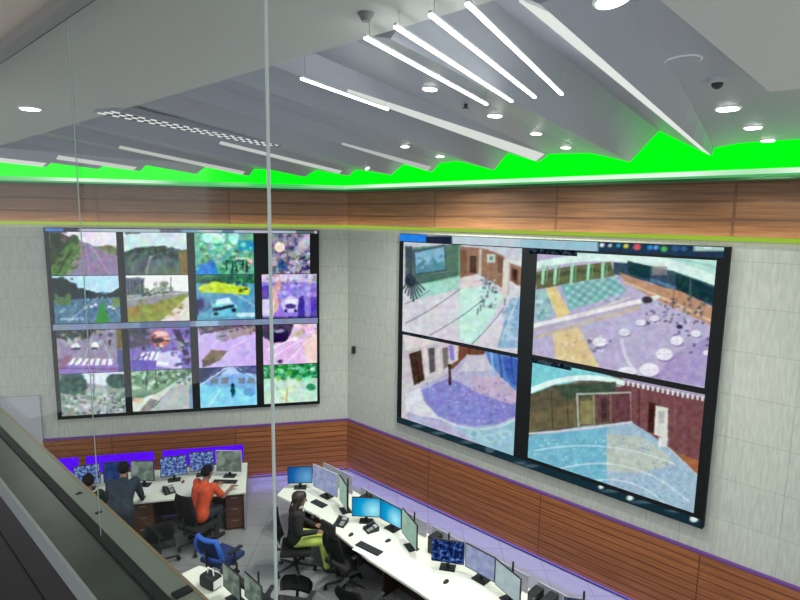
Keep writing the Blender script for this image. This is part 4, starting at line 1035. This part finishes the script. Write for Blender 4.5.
def keyboard(loc, rz, label, mm=BLACK, w=0.44):
    t = thing('keyboard', label, 'keyboard', loc, rz, 'keyboards')
    m = MB(); m.box(-w / 2, w / 2, -0.068, 0.068, 0, 0.016, 0.004); m.build('case', mm, t)
    m = MB()
    for r in range(5):
        for c in range(15):
            x = -w / 2 + 0.014 + c * (w - 0.028) / 15; y = -0.056 + r * 0.0225
            if r == 0 and 3 < c < 10: continue
            m.box(x, x + (w - 0.028) / 15 * 0.86, y, y + 0.019, 0.016, 0.021)
        if r == 0: m.box(-w * .22, w * .15, -0.056, -0.037, 0.016, 0.021)
    m.build('keys', mat('key_grey', (0.03, 0.03, 0.032, 1), 0.55), t)
    return t
def mouse(loc, rz, label, mm=BLACK):
    t = thing('computer_mouse', label, 'mouse', loc, rz, 'computer mice')
    m = MB(); m.ball((0, 0, 0.0), 1, (0.031, 0.055, 0.032)); bmesh.ops.bisect_plane(m.bm, geom=m.bm.verts[:] + m.bm.edges[:] + m.bm.faces[:], plane_co=(0, 0, 0), plane_no=(0, 0, -1), clear_outer=True)
    bmesh.ops.holes_fill(m.bm, edges=m.bm.edges[:]); m.build('shell', mm, t, smooth=True)
    m = MB(); m.cyl((-0.004, 0.028, 0.026), (0.004, 0.028, 0.026), 0.009, n=12); m.build('scroll_wheel', SILVER, t)
    return t
def desk_phone(loc, rz, label):
    t = thing('desk_phone', label, 'telephone', loc, rz, 'desk telephones')
    m = MB(); m.faces([(-.09, -.1, 0), (.09, -.1, 0), (.09, .1, 0), (-.09, .1, 0), (-.09, -.1, .02), (.09, -.1, .02), (.09, .1, .075), (-.09, .1, .075)], [(3, 2, 1, 0), (4, 5, 6, 7), (0, 1, 5, 4), (1, 2, 6, 5), (2, 3, 7, 6), (3, 0, 4, 7)]); m.build('base', BLACK, t)
    m = MB(); m.cap((-.06, -.08, .045), (-.06, .07, .085), .016, .016); m.ball((-.06, -.085, .038), .026); m.ball((-.06, .075, .08), .026); m.build('handset', mat('phone_grey', (0.03, 0.03, 0.035, 1), 0.4), t, smooth=True)
    m = MB(); m.box(0.0, 0.075, 0.03, 0.08, 0.058, 0.078, M=None); m.build('display', SILVER, t)
    m = MB()
    for r in range(4):
        for c in range(3): m.box(0.005 + c * .024, 0.022 + c * .024, -0.08 + r * .024, -0.063 + r * .024, 0.025 + r * .0066, 0.034 + r * .0066)
    m.build('buttons', SILVER, t)
    return t
def computer(loc, rz, label):
    t = thing('mini_computer', label, 'computer', loc, rz, 'small computers behind the monitors')
    m = MB(); m.box(-.06, .06, -.1, .1, 0, .26, .006); m.build('case', BLACK, t)
    m = MB(); m.box(-.05, .05, -.104, -.1, .02, .24, .001)
    for k in range(6): m.box(-.04, .04, -.107, -.103, .05 + k * .018, .058 + k * .018)
    m.build('front_grille', mat('phone_grey', (0.03, 0.03, 0.035, 1), 0.4), t)
    m = MB(); m.cyl((.03, -.108, .21), (.03, -.103, .21), .007, n=12); m.build('power_button', SILVER, t)
    return t
def office_chair(loc, rz, label, seat_z=0.46, top=1.02, headrest=False, frame=None, back=None, seatm=None, arms=True, rows=None):
    """faces local +y"""
    frame = frame or BLACK; back = back or FABRIC; seatm = seatm or FABRIC
    t = thing('office_chair', label, 'chair', loc, rz, 'office chairs')
    m = MB(); m.box(-.24, .24, -.22, .25, seat_z - .045, seat_z + .035, .03); m.build('seat', seatm, t)
    zb0, zb1 = seat_z + .10, top
    N = 8; v, f = [], []
    for k in range(N + 1):
        s = k / N; z = zb0 + (zb1 - zb0) * s; y = -.235 - .09 * s - .03 * math.sin(math.pi * s)
        w = .205 + .03 * math.sin(math.pi * min(1, s * 1.15)) - .03 * max(0, s - .8) / .2
        for q in range(7):
            x = -w + 2 * w * q / 6; yy = y + .045 * (x / w) ** 2
            v.append((x, yy, z))
    for k in range(N):
        for q in range(6): a = k * 7 + q; f.append((a, a + 1, a + 8, a + 7))
    m = MB(); m.faces(v, f)
    g = bmesh.ops.solidify(m.bm, geom=m.bm.faces[:], thickness=.03)
    bmesh.ops.recalc_face_normals(m.bm, faces=m.bm.faces)
    bk = m.build('backrest', back, t, smooth=True)
    if frame is not BLACK:
        rim = [v[q] for q in range(7)] + [v[k * 7 + 6] for k in range(1, N + 1)] + [v[N * 7 + q] for q in range(5, -1, -1)] + [v[k * 7] for k in range(N - 1, -1, -1)]
        m = MB(); m.tube([Vector(p) for p in rim], .034, 10); m.build('back_frame', frame, bk)
    if headrest:
        m = MB(); m.box(-.15, .15, -.375, -.325, top + .05, top + .21, .02); h = m.build('headrest', back, t)
        m = MB(); m.cyl((0, -.35, top - .08), (0, -.35, top + .08), .014, n=10); m.build('headrest_post', BLACK, h)
    m = MB(); m.tube([Vector((0, -.05, seat_z - .055)), Vector((0, -.29, seat_z - .03)), Vector((0, -.315, seat_z + .28))], .022, 10); m.build('back_support', BLACK, t)
    if arms:
        for sx in (-1, 1):
            m = MB(); m.tube([Vector((sx * .2, -.02, seat_z - .05)), Vector((sx * .285, -.02, seat_z - .03)), Vector((sx * .285, -.02, seat_z + .19))], .014, 8)
            m.box(sx * .285 - .035, sx * .285 + .035, -.14, .12, seat_z + .19, seat_z + .215, .01); m.build('armrest', BLACK, t)
    m = MB(); m.cyl((0, 0, .10), (0, 0, .30), .032, n=14); m.cyl((0, 0, .28), (0, 0, seat_z - .045), .019, n=14); m.cyl((0, 0, seat_z - .07), (0, 0, seat_z - .04), .09, n=16); m.build('gas_column', BLACK, t)
    for k in range(5):
        a = 2 * math.pi * k / 5 + .3; e = Vector((math.cos(a), math.sin(a), 0))
        m = MB(); m.cyl(e * .03 + Vector((0, 0, .125)), e * .31 + Vector((0, 0, .085)), .024, .016, 10); lg = m.build('leg', BLACK, t)
        sd = Vector((-e.y, e.x, 0))
        m = MB(); c = e * .31 + Vector((0, 0, .031))
        for q in (-1, 1): m.cyl(c + sd * q * .008, c + sd * q * .026, .03, n=14)
        m.cyl(c, c + Vector((0, 0, .055)), .009, n=8); m.build('caster', BLACK, lg)
    return t

DT = 0.75
# ------------------------------------------------------------------ left desk, along the left wall
d0, d1, u0, u1 = 0.92, 2.17, 2.14, 6.3
left_desk = thing('workstation_desk', 'long white-topped desk with dark front along the left wall', 'desk', PL(u0, d1, 0), AL)
LX = lambda u: -(u - u0)
LY = lambda d: -(d - d1)
m = MB(); m.box(LX(u1), 0, 0, LY(d0), DT - .035, DT, .005); m.build('desktop', WHITE, left_desk)
m = MB(); m.box(-.035, 0, 0.03, LY(d0), 0, DT - .036, .003); m.build('end_panel', mat('grey_panel', (0.30, 0.29, 0.33, 1), 0.5), left_desk)
m = MB(); m.box(LX(u1), -.04, LY(1.35), LY(1.31), 0.03, DT - .036); m.build('modesty_panel', DARKBROWN, left_desk)
for k, x in enumerate((-.04, -1.55, -3.4)):
    c = MB(); c.box(x - .32, x, 0.10, LY(1.36), 0.03, DT - .04, .004); c = c.build('pedestal', PEDBROWN, left_desk)
    for q in range(3):
        dr = MB(); dr.box(x - .305, x - .015, .085, .10, .05 + q * .215, .25 + q * .215, .003); dr = dr.build('drawer', PEDBROWN, c)
        h = MB(); h.box(x - .22, x - .10, .072, .085, .185 + q * .215, .197 + q * .215, .002); h.build('handle', CHROME, dr)
def LDESK(x, y): return on_z(x, y, DT)
def lmon(x, y, w, h, rz, scr, label, body=None, zb=.10):
    p = on_z(x, y, DT + zb); p.z = DT
    monitor(p, AL + R(rz), w, h, scr, label, 'monitors on the left desk', zb, 0, body)
lmon(88, 485, .41, .37, 10, 'pattern', 'monitor with blue-white desktop picture at the far left of the left desk')
lmon(116, 482, .40, .38, 2, 'dim', 'dark blue monitor behind the heads of the two people at the left desk')
lmon(143, 481, .41, .38, -12, 'grey', 'grey-white monitor right of the navy jacketed person on the left desk')
lmon(174, 476, .46, .38, 6, 'pattern', 'blue-white patterned monitor in the middle of the left desk, above the black telephone')
lmon(202, 471, .44, .38, 0, 'pattern', 'blue-white patterned monitor just behind the head of the orange-shirted person')
lmon(229, 472, .48, .42, -14, 'grey', 'pale grey monitor with light frame at the right end of the left desk', SILVER)
keyboard(on_z(225, 482, DT), AL - R(14), 'black keyboard in front of the orange-shirted person')
desk_phone(on_z(169, 492, DT), AL + R(25), 'black telephone on the empty middle of the left desk')
mouse(on_z(183, 482, DT), AL, 'reddish mouse before the middle patterned monitor of the left desk', mat('reddish_plastic', (0.22, 0.09, 0.10, 1), 0.4))
mouse(on_z(141, 490, DT) + Vector((0, 0, .003)), AL, 'dark mouse on the white sheet beside the navy jacketed person')
def sheet(x, y, w, l, rz, label, zz=DT, mm=None):
    m = MB(); m.box(-w / 2, w / 2, -l / 2, l / 2, 0.0, 0.002)
    o = m.build('paper_sheet', mm or mat('paper_white', (0.85, 0.85, 0.85, 1), 0.7))
    p = on_z(x, y, zz); o.matrix_world = Matrix.Translation(p + Vector((0, 0, 0.0005))) @ Matrix.Rotation(rz, 4, 'Z')
    return tag(o, label, 'paper', 'paper sheets')
sheet(142, 490, .34, .26, AL, 'white paper sheet under the mouse right of the navy jacketed person')
sheet(226, 471, .24, .2, AL + .2, 'pale sheet under the pale monitor at the right end of the left desk')

# ------------------------------------------------------------------ right desk, a long curved worktop along the right wall
right_desk = thing('control_desk', 'long curved white control desk along the right wall', 'desk', PR(0.95, 1.9, 0), AR)
outline = [(0.93, 2.05), (0.96, 2.40), (1.12, 2.66), (1.6, 2.62), (2.18, 2.60), (2.9, 2.74), (3.6, 2.84), (4.6, 2.88), (6.0, 2.98), (7.6, 3.1), (7.6, 1.85), (6.0, 1.80), (4.0, 1.74), (2.6, 1.66), (1.7, 1.58), (1.15, 1.68)]
pr = [(u - 0.95, -(d - 1.9)) for u, d in outline]
m = MB(); m.prism(pr, DT - .04, DT, .004); m.build('desktop', WHITE, right_desk)
m = MB()
bp = [(u - 0.95, -(d - 1.9)) for u, d in ((1.15, 1.95), (1.25, 2.15), (1.8, 2.10), (2.6, 2.15), (3.6, 2.25), (4.6, 2.28), (6.0, 2.36), (7.5, 2.46), (7.5, 2.42), (6.0, 2.32), (4.6, 2.24), (3.6, 2.21), (2.6, 2.11), (1.8, 2.06), (1.28, 2.1), (1.18, 1.95))]
m.prism(bp, 0.02, DT - .041); m.build('modesty_panel', DARKBROWN, right_desk)
for u in (1.35, 3.62, 4.6, 6.6):
    dd = 2.4 + .06 * (u - 1.3); dd = min(dd, 2.7)
    m = MB(); m.box(u - .97, u - .93, -(dd - 1.9), .12, 0, DT - .041); m.build('support_panel', DARKBROWN, right_desk)
FROST = mat('lavender_privacy_panel', (0.42, 0.42, 0.52, 1), 0.5)
names_ = ['leftmost lavender-grey privacy panel on the rear edge of the right desk', 'lavender-grey privacy panel behind the cyan monitors of the right desk', 'lavender-grey privacy panel behind the dark blue monitor of the right desk', 'lavender-grey privacy panel nearest the camera on the right desk']
for k, (ua, ub, da, db, zt) in enumerate(((1.25, 2.05, 1.72, 1.72, 1.10), (2.30, 3.86, 1.75, 1.84, 1.0), (3.98, 5.66, 1.84, 1.90, 1.0), (5.80, 7.4, 1.91, 1.96, 1.0))):
    A, B = PR(ua, da, DT), PR(ub, db, DT)
    L = (B - A).length
    t = thing('privacy_panel', names_[k], 'desk divider', A, math.atan2(B.y - A.y, B.x - A.x), 'privacy panels of the right desk')
    m = MB(); m.box(0, L, -.009, .009, 0.012, zt - DT, .003); m.build('panel', FROST, t)
    for x in (.12, L - .12):
        m = MB(); m.box(x - .02, x + .02, -.016, .016, 0.0, .06, .002); m.build('clamp', SILVER, t)
def rmon(a, b, w, h, rz, scr, label, zb=.10, post=0.0, body=None):
    A, B = on_z(*a, DT + zb), on_z(*b, DT + zb)
    p = (A + B) / 2; p.z = DT
    monitor(p, R(rz), w, h, scr, label, 'monitors on the right desk', zb, post, body)
rmon((288, 484), (312, 483), .44, .32, 6, 'blue', 'blue monitor at the far left end of the right desk')
rmon((313, 486), (337, 498), .62, .42, -40, 'lilac', 'wide pale monitor right of the blue monitor at the far end of the right desk', body=SILVER)
rmon((340, 501), (346, 510), .44, .44, -68, 'greenish', 'narrow-looking pale monitor facing left beside the wide pale one', post=.02)
rmon((352, 516), (380, 518), .46, .33, -4, 'cyan', 'bright cyan monitor facing the camera in the middle of the right desk', post=.07)
rmon((380, 518), (401, 530), .47, .33, -44, 'cyan', 'cyan monitor angled beside the bright cyan one on its right')
rmon((401, 531), (417, 553), .54, .40, -67, 'greenish', 'pale greenish monitor at the right end of the cyan pair', post=.05)
rmon((432, 560), (463, 566), .46, .34, -13, 'night', 'dark blue night-picture monitor on the near half of the right desk', post=.06)
rmon((465, 566), (494, 583), .50, .35, -45, 'lilac', 'lilac monitor with blue picture right of the dark blue one')
rmon((495, 585), (519, 605), .48, .36, -60, 'pale', 'pale grey monitor nearest the bottom edge of the photo on the right desk', post=.07)
rmon((566, 622), (600, 632), .46, .34, -13, 'night', 'monitor of the last station, its post showing at the bottom edge', post=.06)
computer(PR(2.60, 1.92, DT), AR, 'black mini computer behind the narrow-looking pale monitor')
computer(PR(4.18, 2.02, DT), AR, 'black mini computer between the greenish and the dark blue monitor')
computer(PR(5.88, 2.10, DT), AR, 'black mini computer right of the pale grey monitor')
computer(PR(6.07, 2.08, DT), AR, 'black mini computer at the bottom edge of the photo on the right desk')
keyboard(on_z(369, 549, DT) + Vector((0, 0, .003)), R(-38), 'black keyboard at the front edge below the cyan monitors')
sheet(371, 552, .52, .26, R(-38), 'white mat under the black keyboard below the cyan monitors')
mouse(on_z(351, 535, DT), R(-30), 'black mouse left of the keyboard below the cyan monitors')
mouse(on_z(313, 517, DT), R(-30), 'black mouse in front of the woman in lime trousers')
desk_phone(on_z(341, 524, DT), R(-20), 'black telephone between the woman in lime trousers and the cyan monitor')
desk_phone(on_z(371, 530, DT), R(-60), 'black telephone below the angled cyan monitor')
keyboard(on_z(319, 504, DT), R(-40), 'small dark keyboard before the wide pale monitor', w=.3)
mouse(on_z(388, 541, DT), R(-50), 'dark mouse right of the telephone below the cyan monitors')
sheet(402, 540, .06, .24, R(-10), 'narrow white paper strip below the greenish monitor')
mouse(on_z(446, 582, DT), R(-40), 'black mouse in front of the dark blue monitor')

# ------------------------------------------------------------------ near desk at the lower left
near_desk = thing('workstation_desk', 'white-topped desk at the bottom left, beyond the window sill', 'desk', PR(2.04, 4.95, 0), AR)
m = MB(); m.prism([(0, .36), (.3, .47), (3.6, .68), (3.6, -.95), (.55, -.75), (0, -.2)], DT - .04, DT, .004); m.build('desktop', WHITE, near_desk)
m = MB(); m.prism([(.06, .34), (3.55, .53), (3.55, .49), (.06, .30)], .02, DT - .041); m.build('modesty_panel', DARKBROWN, near_desk)
m = MB(); m.box(.04, .08, -.2, .28, 0, DT - .041); m.build('end_panel', DARKBROWN, near_desk)
for k, (a, b, rz, lb) in enumerate((((225, 588), (238, 600), -44, 'pale monitor of the bottom left desk, farther of the pair seen edge-on'), ((246, 597), (260, 612), -46, 'pale monitor of the bottom left desk, nearer of the pair seen edge-on'))):
    A, B = on_z(*a, DT + .1), on_z(*b, DT + .1); p = (A + B) / 2; p.z = DT
    monitor(p, R(rz), .42, .34, 'grey', lb, 'monitors on the bottom left desk', .1, .06)
t = thing('privacy_panel', 'low black panel standing behind the pale monitors of the bottom left desk', 'desk divider', PR(2.04, 4.95, 0), AR)
m = MB(); m.prism([(.34, .53), (3.58, .735), (3.58, .70), (.34, .495)], .03, .84, .003); m.build('panel', BLACK, t)
for x in (.5, 2.0, 3.4):
    y = .512 + (x - .34) * .0633
    m = MB(); m.box(x - .03, x + .03, y - .017, y + .017, 0, .031); m.build('foot', SILVER, t)
t = thing('desk_bag', 'black and white bag lying on the bottom left desk', 'bag', on_z(211, 586, DT), R(-30))
m = MB(); m.box(-.13, .13, -.09, .09, 0.0, .17, .04); bag = m.build('bag_body', FABRIC, t)
m = MB(); m.tube([Vector((-.06, .0, .165)), Vector((-.05, 0, .25)), Vector((.05, 0, .25)), Vector((.06, 0, .165))], .009); m.build('strap', mat('paper_white', (0.85, 0.85, 0.85, 1), 0.7), t)
m = MB(); m.box(.128, .137, -.07, .07, .03, .14, .003); m.build('side_pocket', mat('paper_white', (0.85, 0.85, 0.85, 1), 0.7), t)

# ------------------------------------------------------------------ people
SKIN = mat('skin_brown', (0.25, 0.125, 0.075, 1), 0.55)
HAIR = mat('hair_black', (0.007, 0.006, 0.006, 1), 0.75, spec=0.15)
EYEW = mat('eye_white', (0.45, 0.44, 0.42, 1), 0.4)
LIPS = mat('lips', (0.22, 0.07, 0.06, 1), 0.5)
def V(*a): return Vector(a)
def hand(mb, wrist, dirv, up, thumb_side, curl=.5):
    d = dirv.normalized(); s = d.cross(up).normalized(); n_ = s.cross(d).normalized()
    pc = wrist + d * .045
    for k in (-1.5, -.5, .5, 1.5): mb.cap(wrist + s * k * .012, wrist + d * .085 + s * k * .019, .017, .0125, 8)
    for k, ln in ((-1.5, .072), (-.5, .086), (.5, .081), (1.5, .062)):
        if thumb_side > 0: k = -k
        a = wrist + d * .085 + s * k * .0215
        b_ = a + d * ln * .5 + s * k * .0022 - n_ * ln * .12 * curl * 2
        c = b_ + d * ln * .38 - n_ * ln * .38 * curl * 2
        mb.cap(a, b_, .0088, .0082, 8); mb.cap(b_, c, .0082, .0072, 8)
    a = wrist + d * .02 + s * thumb_side * .028
    b_ = a + d * .035 + s * thumb_side * .026 - n_ * .008; c = b_ + d * .03 + s * thumb_side * .004 - n_ * .008
    mb.cap(a, b_, .013, .011, 8); mb.cap(b_, c, .011, .009, 8)
def make_person(name, label, loc, rz, J, shirt, trousers, shoes, hair_style, sleeve='long', collar=None):
    t = thing(name, label, 'person', loc, rz, 'people at the desks')
    S = {}
    b = MB()
    pel, ch, nk, hd = J['pelvis'], J['chest'], J['neck'], J['head']
    fwd = J.get('face', V(0, 1, 0)).normalized(); up0 = (hd - nk).normalized()
    side = fwd.cross(up0).normalized(); up = side.cross(fwd).normalized()
    sh, el, wr = J['shoulder'], J['elbow'], J['wrist']
    hp, kn, an = J['hip'], J['knee'], J['ankle']
    mid = pel.lerp(ch, .5)
    def torso(mb, g):
        sx = (sh[1] - sh[0]).normalized()
        for k in (-1, 1):
            mb.cap(pel + sx * k * .075, mid + sx * k * .062, .115 + g, .105 + g); mb.cap(mid + sx * k * .062, ch + sx * k * .085, .105 + g, .118 + g)
            mb.cap(ch + sx * k * .085, sh[0 if k < 0 else 1], .105 + g, .062 + g)
        mb.cap(ch, nk - (nk - ch) * (.25 if g < 0 else .42), .115 + g, .07 + g)
    def arm(mb, k, g, full=True):
        mb.cap(sh[k], el[k], .056 + g, .043 + g)
        if full: mb.cap(el[k], wr[k], .042 + g, .028 + g)
    def leg(mb, k, g):
        mb.cap(hp[k], kn[k], .088 + g, .058 + g); mb.cap(kn[k], kn[k].lerp(an[k], .35), .058 + g, .054 + g); mb.cap(kn[k].lerp(an[k], .35), an[k], .054 + g, .038 + g)
    torso(b, -.012)
    for k in (0, 1):
        arm(b, k, -.006); leg(b, k, -.008)
        tip = J['toe'][k]; b.cap(an[k] - V(0, 0, .03), tip, .036, .026)
        hdv = J['hand'][k] if 'hand' in J else V(0, 1, -.06)
        hand(b, wr[k], hdv, V(0, 0, 1), (1 if k == 0 else -1) * -1 * -1, J.get('curl', .5))
    # neck and head with jaw, nose, brow and ears
    b.cap(nk - up * .02, hd - up * .05, .054, .050)
    b.ball(hd + up * .025 - fwd * .012, .083, rot=None); b.ball(hd + up * .02 + fwd * .015, .074)
    b.cap(hd - up * .025 + fwd * .02, hd - up * .085 + fwd * .052, .058, .034)
    b.cap(hd - up * .03 + side * .025, hd - up * .07 + fwd * .03 + side * .02, .045, .03); b.cap(hd - up * .03 - side * .025, hd - up * .07 + fwd * .03 - side * .02, .045, .03)
    b.cap(hd + up * .012 + fwd * .086, hd - up * .026 + fwd * .108, .009, .014, 8)
    b.cap(hd + up * .03 + fwd * .080 + side * .035, hd + up * .03 + fwd * .080 - side * .035, .011, .011, 8)
    for q in (-1, 1):
        b.cap(hd + up * .014 + side * q * .082 - fwd * .01, hd - up * .028 + side * q * .078, .016, .011, 8)
    body = remeshed(b, 'body', SKIN, t, .0055, 3)
    for q in (-1, 1):
        e = MB(); c = hd + up * .006 + side * q * .031 + fwd * .0745; e.ball(c, .0115); e = e.build('eye', EYEW, t, smooth=True)
        pu = MB(); pu.ball(c + fwd * .0062, .0066); pu.build('pupil', HAIR, e, smooth=True)
    l = MB(); l.cap(hd - up * .052 + fwd * .084 + side * .02, hd - up * .052 + fwd * .090, .006, .0085, 8); l.cap(hd - up * .052 + fwd * .090, hd - up * .052 + fwd * .084 - side * .02, .0085, .006, 8); l.build('mouth', LIPS, t, smooth=True)
    # hair
    h = MB()
    h.ball(hd + up * .042 - fwd * .022, .092); h.ball(hd + up * .01 - fwd * .045, .080); h.ball(hd + up * .066 + fwd * .012, .070)
    for q in (-1, 1): h.cap(hd + up * .05 + side * q * .05, hd - up * .012 + side * q * .066 - fwd * .035, .045, .03)
    if hair_style == 'long':
        for q in (-1, -.4, .4, 1):
            h.cap(hd + side * q * .06 - fwd * .03, hd - up * .12 + side * q * .085 - fwd * .06, .05, .05); h.cap(hd - up * .12 + side * q * .085 - fwd * .06, hd - up * .27 + side * q * .075 - fwd * .085, .05, .03)
        h.ball(hd + up * .03 - fwd * .05, .1)
    remeshed(h, 'hair', J.get('hair_mat', HAIR), t, .011, 2)
    # clothes
    s = MB(); torso(s, .010)
    for k in (0, 1):
        if sleeve == 'long': arm(s, k, .010)
        else: s.cap(sh[k], sh[k].lerp(el[k], .72), .068, .062)
    sx = (sh[1] - sh[0]).normalized()
    for k in (-1, 1): s.cap(pel + sx * k * .08 + (ch - pel).normalized() * .012, pel + sx * k * .08 + (ch - pel).normalized() * .05, .125, .125)
    so = remeshed(s, 'jacket' if sleeve == 'long' else 'shirt', shirt, t, .012, 2)
    if collar:
        c = MB()
        for k in range(12):
            a0, a1 = 2 * math.pi * k / 12, 2 * math.pi * (k + 1) / 12
            f0 = lambda a: nk - up * .015 + side * math.cos(a) * .075 + fwd * math.sin(a) * .075
            c.cap(f0(a0), f0(a1), .02, .02, 8)
        for q in (-1, 0, 1): c.ball(nk - up * .07 + fwd * .105 + side * q * .045, .022)
        remeshed(c, 'collar', collar, t, .010, 1)
    p = MB()
    for k in (0, 1): leg(p, k, .012)
    p.cap(hp[0], hp[1], .098, .098); p.cap(pel + V(-.05, 0, .02), pel + V(.05, 0, .02), .125, .125)
    remeshed(p, 'trousers', trousers, t, .012, 2)
    for k in (0, 1):
        q = MB(); tip = J['toe'][k]; q.cap(an[k] - V(0, 0, .035), tip, .045, .034); q.cap(an[k] - V(0, 0, .045) - (tip - an[k]).normalized() * .035, an[k] - V(0, 0, .04), .036, .045)
        remeshed(q, 'shoe', shoes, t, .010, 1)
    return t
def seated(lean=.10, hz=0.0, reach=((-.2, .50, .80), (.2, .50, .80)), face=(0, 1, -.15), feet=.44, spread=.11, knee_y=.43):
    J = dict(pelvis=V(0, 0, .585), chest=V(0, lean * .75, .95), neck=V(0, lean * 1.1, 1.125), head=V(0, lean * 1.1 + .045, 1.235 + hz), face=V(*face))
    J['shoulder'] = [V(-.175, lean, 1.045), V(.175, lean, 1.045)]
    J['wrist'] = [V(*reach[0]), V(*reach[1])]
    J['elbow'] = []
    for k, sx in ((0, -1), (1, 1)):
        a, w = J['shoulder'][k], J['wrist'][k]
        mdl = (a + w) / 2; L = (w - a).length; off = math.sqrt(max(0.0, .285 ** 2 - (L / 2) ** 2))
        dirn = V(sx * .45, -.35, -.85); ax = (w - a).normalized(); dirn = (dirn - ax * dirn.dot(ax)).normalized()
        J['elbow'].append(mdl + dirn * off)
    J['hip'] = [V(-.095, .02, .565), V(.095, .02, .565)]
    J['knee'] = [V(-spread, knee_y, .545), V(spread, knee_y, .545)]
    J['ankle'] = [V(-spread, feet, .105), V(spread, feet, .105)]
    J['toe'] = [V(-spread - .02, feet + .17, .04), V(spread + .02, feet + .17, .04)]
    return J
NAVY = mat('navy_jacket', (0.016, 0.030, 0.052, 1), 0.8, noise=.25, nscale=14)
ORANGE = mat('orange_shirt', (0.62, 0.075, 0.022, 1), 0.7, noise=.2, nscale=14)
OLIVE = mat('dark_green_shirt', (0.030, 0.065, 0.042, 1), 0.8, noise=.2, nscale=14)
BLACKTOP = mat('black_top', (0.012, 0.011, 0.013, 1), 0.8, noise=.2, nscale=14)
LIMET = mat('lime_trousers', (0.52, 0.66, 0.13, 1), 0.7, noise=.15, nscale=14)
DKTR = mat('dark_trousers', (0.018, 0.022, 0.030, 1), 0.8)
SHOE = mat('black_shoe', (0.02, 0.018, 0.018, 1), 0.5)
# orange shirt, seated at the right end of the left desk
po = PL(2.92, 2.50)
J = seated(.20, reach=((-.10, .60, .850), (.20, .62, .850)), face=(.15, 1, -.3), knee_y=.40, feet=.30)
make_person('person', 'person in an orange shirt sitting at the right end of the left desk', po, AL - R(38), J, ORANGE, DKTR, SHOE, 'short', 'short')
office_chair(po, AL - R(38), 'black office chair under the person in the orange shirt', seat_z=.412, top=1.08, arms=False)
# navy jacket, standing and leaning on the left desk
J = dict(pelvis=V(0, 0, .93), chest=V(0, .17, 1.24), neck=V(0, .28, 1.385), head=V(0, .35, 1.475), face=V(0.05, 1, -.45))
J['shoulder'] = [V(-.19, .23, 1.32), V(.19, .23, 1.32)]; J['wrist'] = [V(-.20, .62, .81), V(.20, .62, .81)]; J['elbow'] = [V(-.24, .33, 1.04), V(.24, .33, 1.04)]
J['hand'] = [V(0, 1, -.1), V(0, 1, -.1)]; J['curl'] = .12
J['hip'] = [V(-.095, .0, .90), V(.095, .0, .90)]; J['knee'] = [V(-.11, .05, .50), V(.11, .07, .50)]; J['ankle'] = [V(-.11, -.02, .105), V(.11, 0, .105)]; J['toe'] = [V(-.13, .15, .04), V(.13, .17, .04)]
make_person('person', 'person in a navy jacket with back to the camera leaning on the left desk', PL(4.03, 2.80), AL, J, NAVY, DKTR, SHOE, 'short')
# half hidden person beside
J = seated(.18, hz=0.0, reach=((-.18, .58, .850), (.14, .58, .850)), face=(0, 1, -.2), knee_y=.40, feet=.40)
make_person('person', 'dark-haired person in green sitting half hidden left of the navy jacketed person', PL(4.62, 2.50), AL, J, OLIVE, DKTR, SHOE, 'short', 'short')
office_chair(PL(4.62, 2.50), AL, 'black office chair under the half hidden person in green', seat_z=.412, top=.98, arms=False)
# woman in lime trousers at the right desk
J = seated(.04, hz=-.02, reach=((-.12, .30, .70), (.12, .34, .72)), face=(-.25, 1, -.25), spread=.10, knee_y=.44, feet=.50)
J['hair_mat'] = mat('hair_dark_brown', (0.018, 0.009, 0.007, 1), 0.55)
pw = PR(2.18, 3.06)
make_person('person', 'long-haired woman in black top and lime trousers sitting at the right desk', pw, R(-84), J, BLACKTOP, LIMET, SHOE, 'long', 'long', mat('white_pattern', (0.6, 0.55, 0.5, 1), .8))
office_chair(pw, R(-84), 'black office chair under the woman in lime trousers', seat_z=.412, top=1.02, arms=False)

# ------------------------------------------------------------------ empty chairs
office_chair(PR(3.07, 2.78), R(-42), 'black high-backed office chair with headrest beside the woman in lime trousers', top=1.0, headrest=True)
office_chair(PR(5.2, 3.30), R(-46), 'black headrest chair at the near end of the right desk', top=1.0, headrest=True)
office_chair(PR(3.95, 3.30), R(-30), 'low black office chair at the right desk, bottom edge', top=.86)
office_chair(PL(3.46, 2.98), AL + R(14), 'empty black office chair at the left desk, left of the orange-shirted person', top=.92, arms=False)
BLUEF = mat('blue_chair_frame', (0.02, 0.13, 0.62, 1), 0.45)
BLUEM = mat('dark_blue_mesh', (0.010, 0.030, 0.13, 1), 0.8)
office_chair(PR(1.66, 4.04), R(-27), 'blue-framed office chair at the far end of the bottom left desk', top=.90, frame=BLUEF, back=BLUEM, seatm=BLUEM)
office_chair(PR(3.35, 4.02), R(170), 'black office chair behind the pale monitors of the bottom left desk', top=.74)
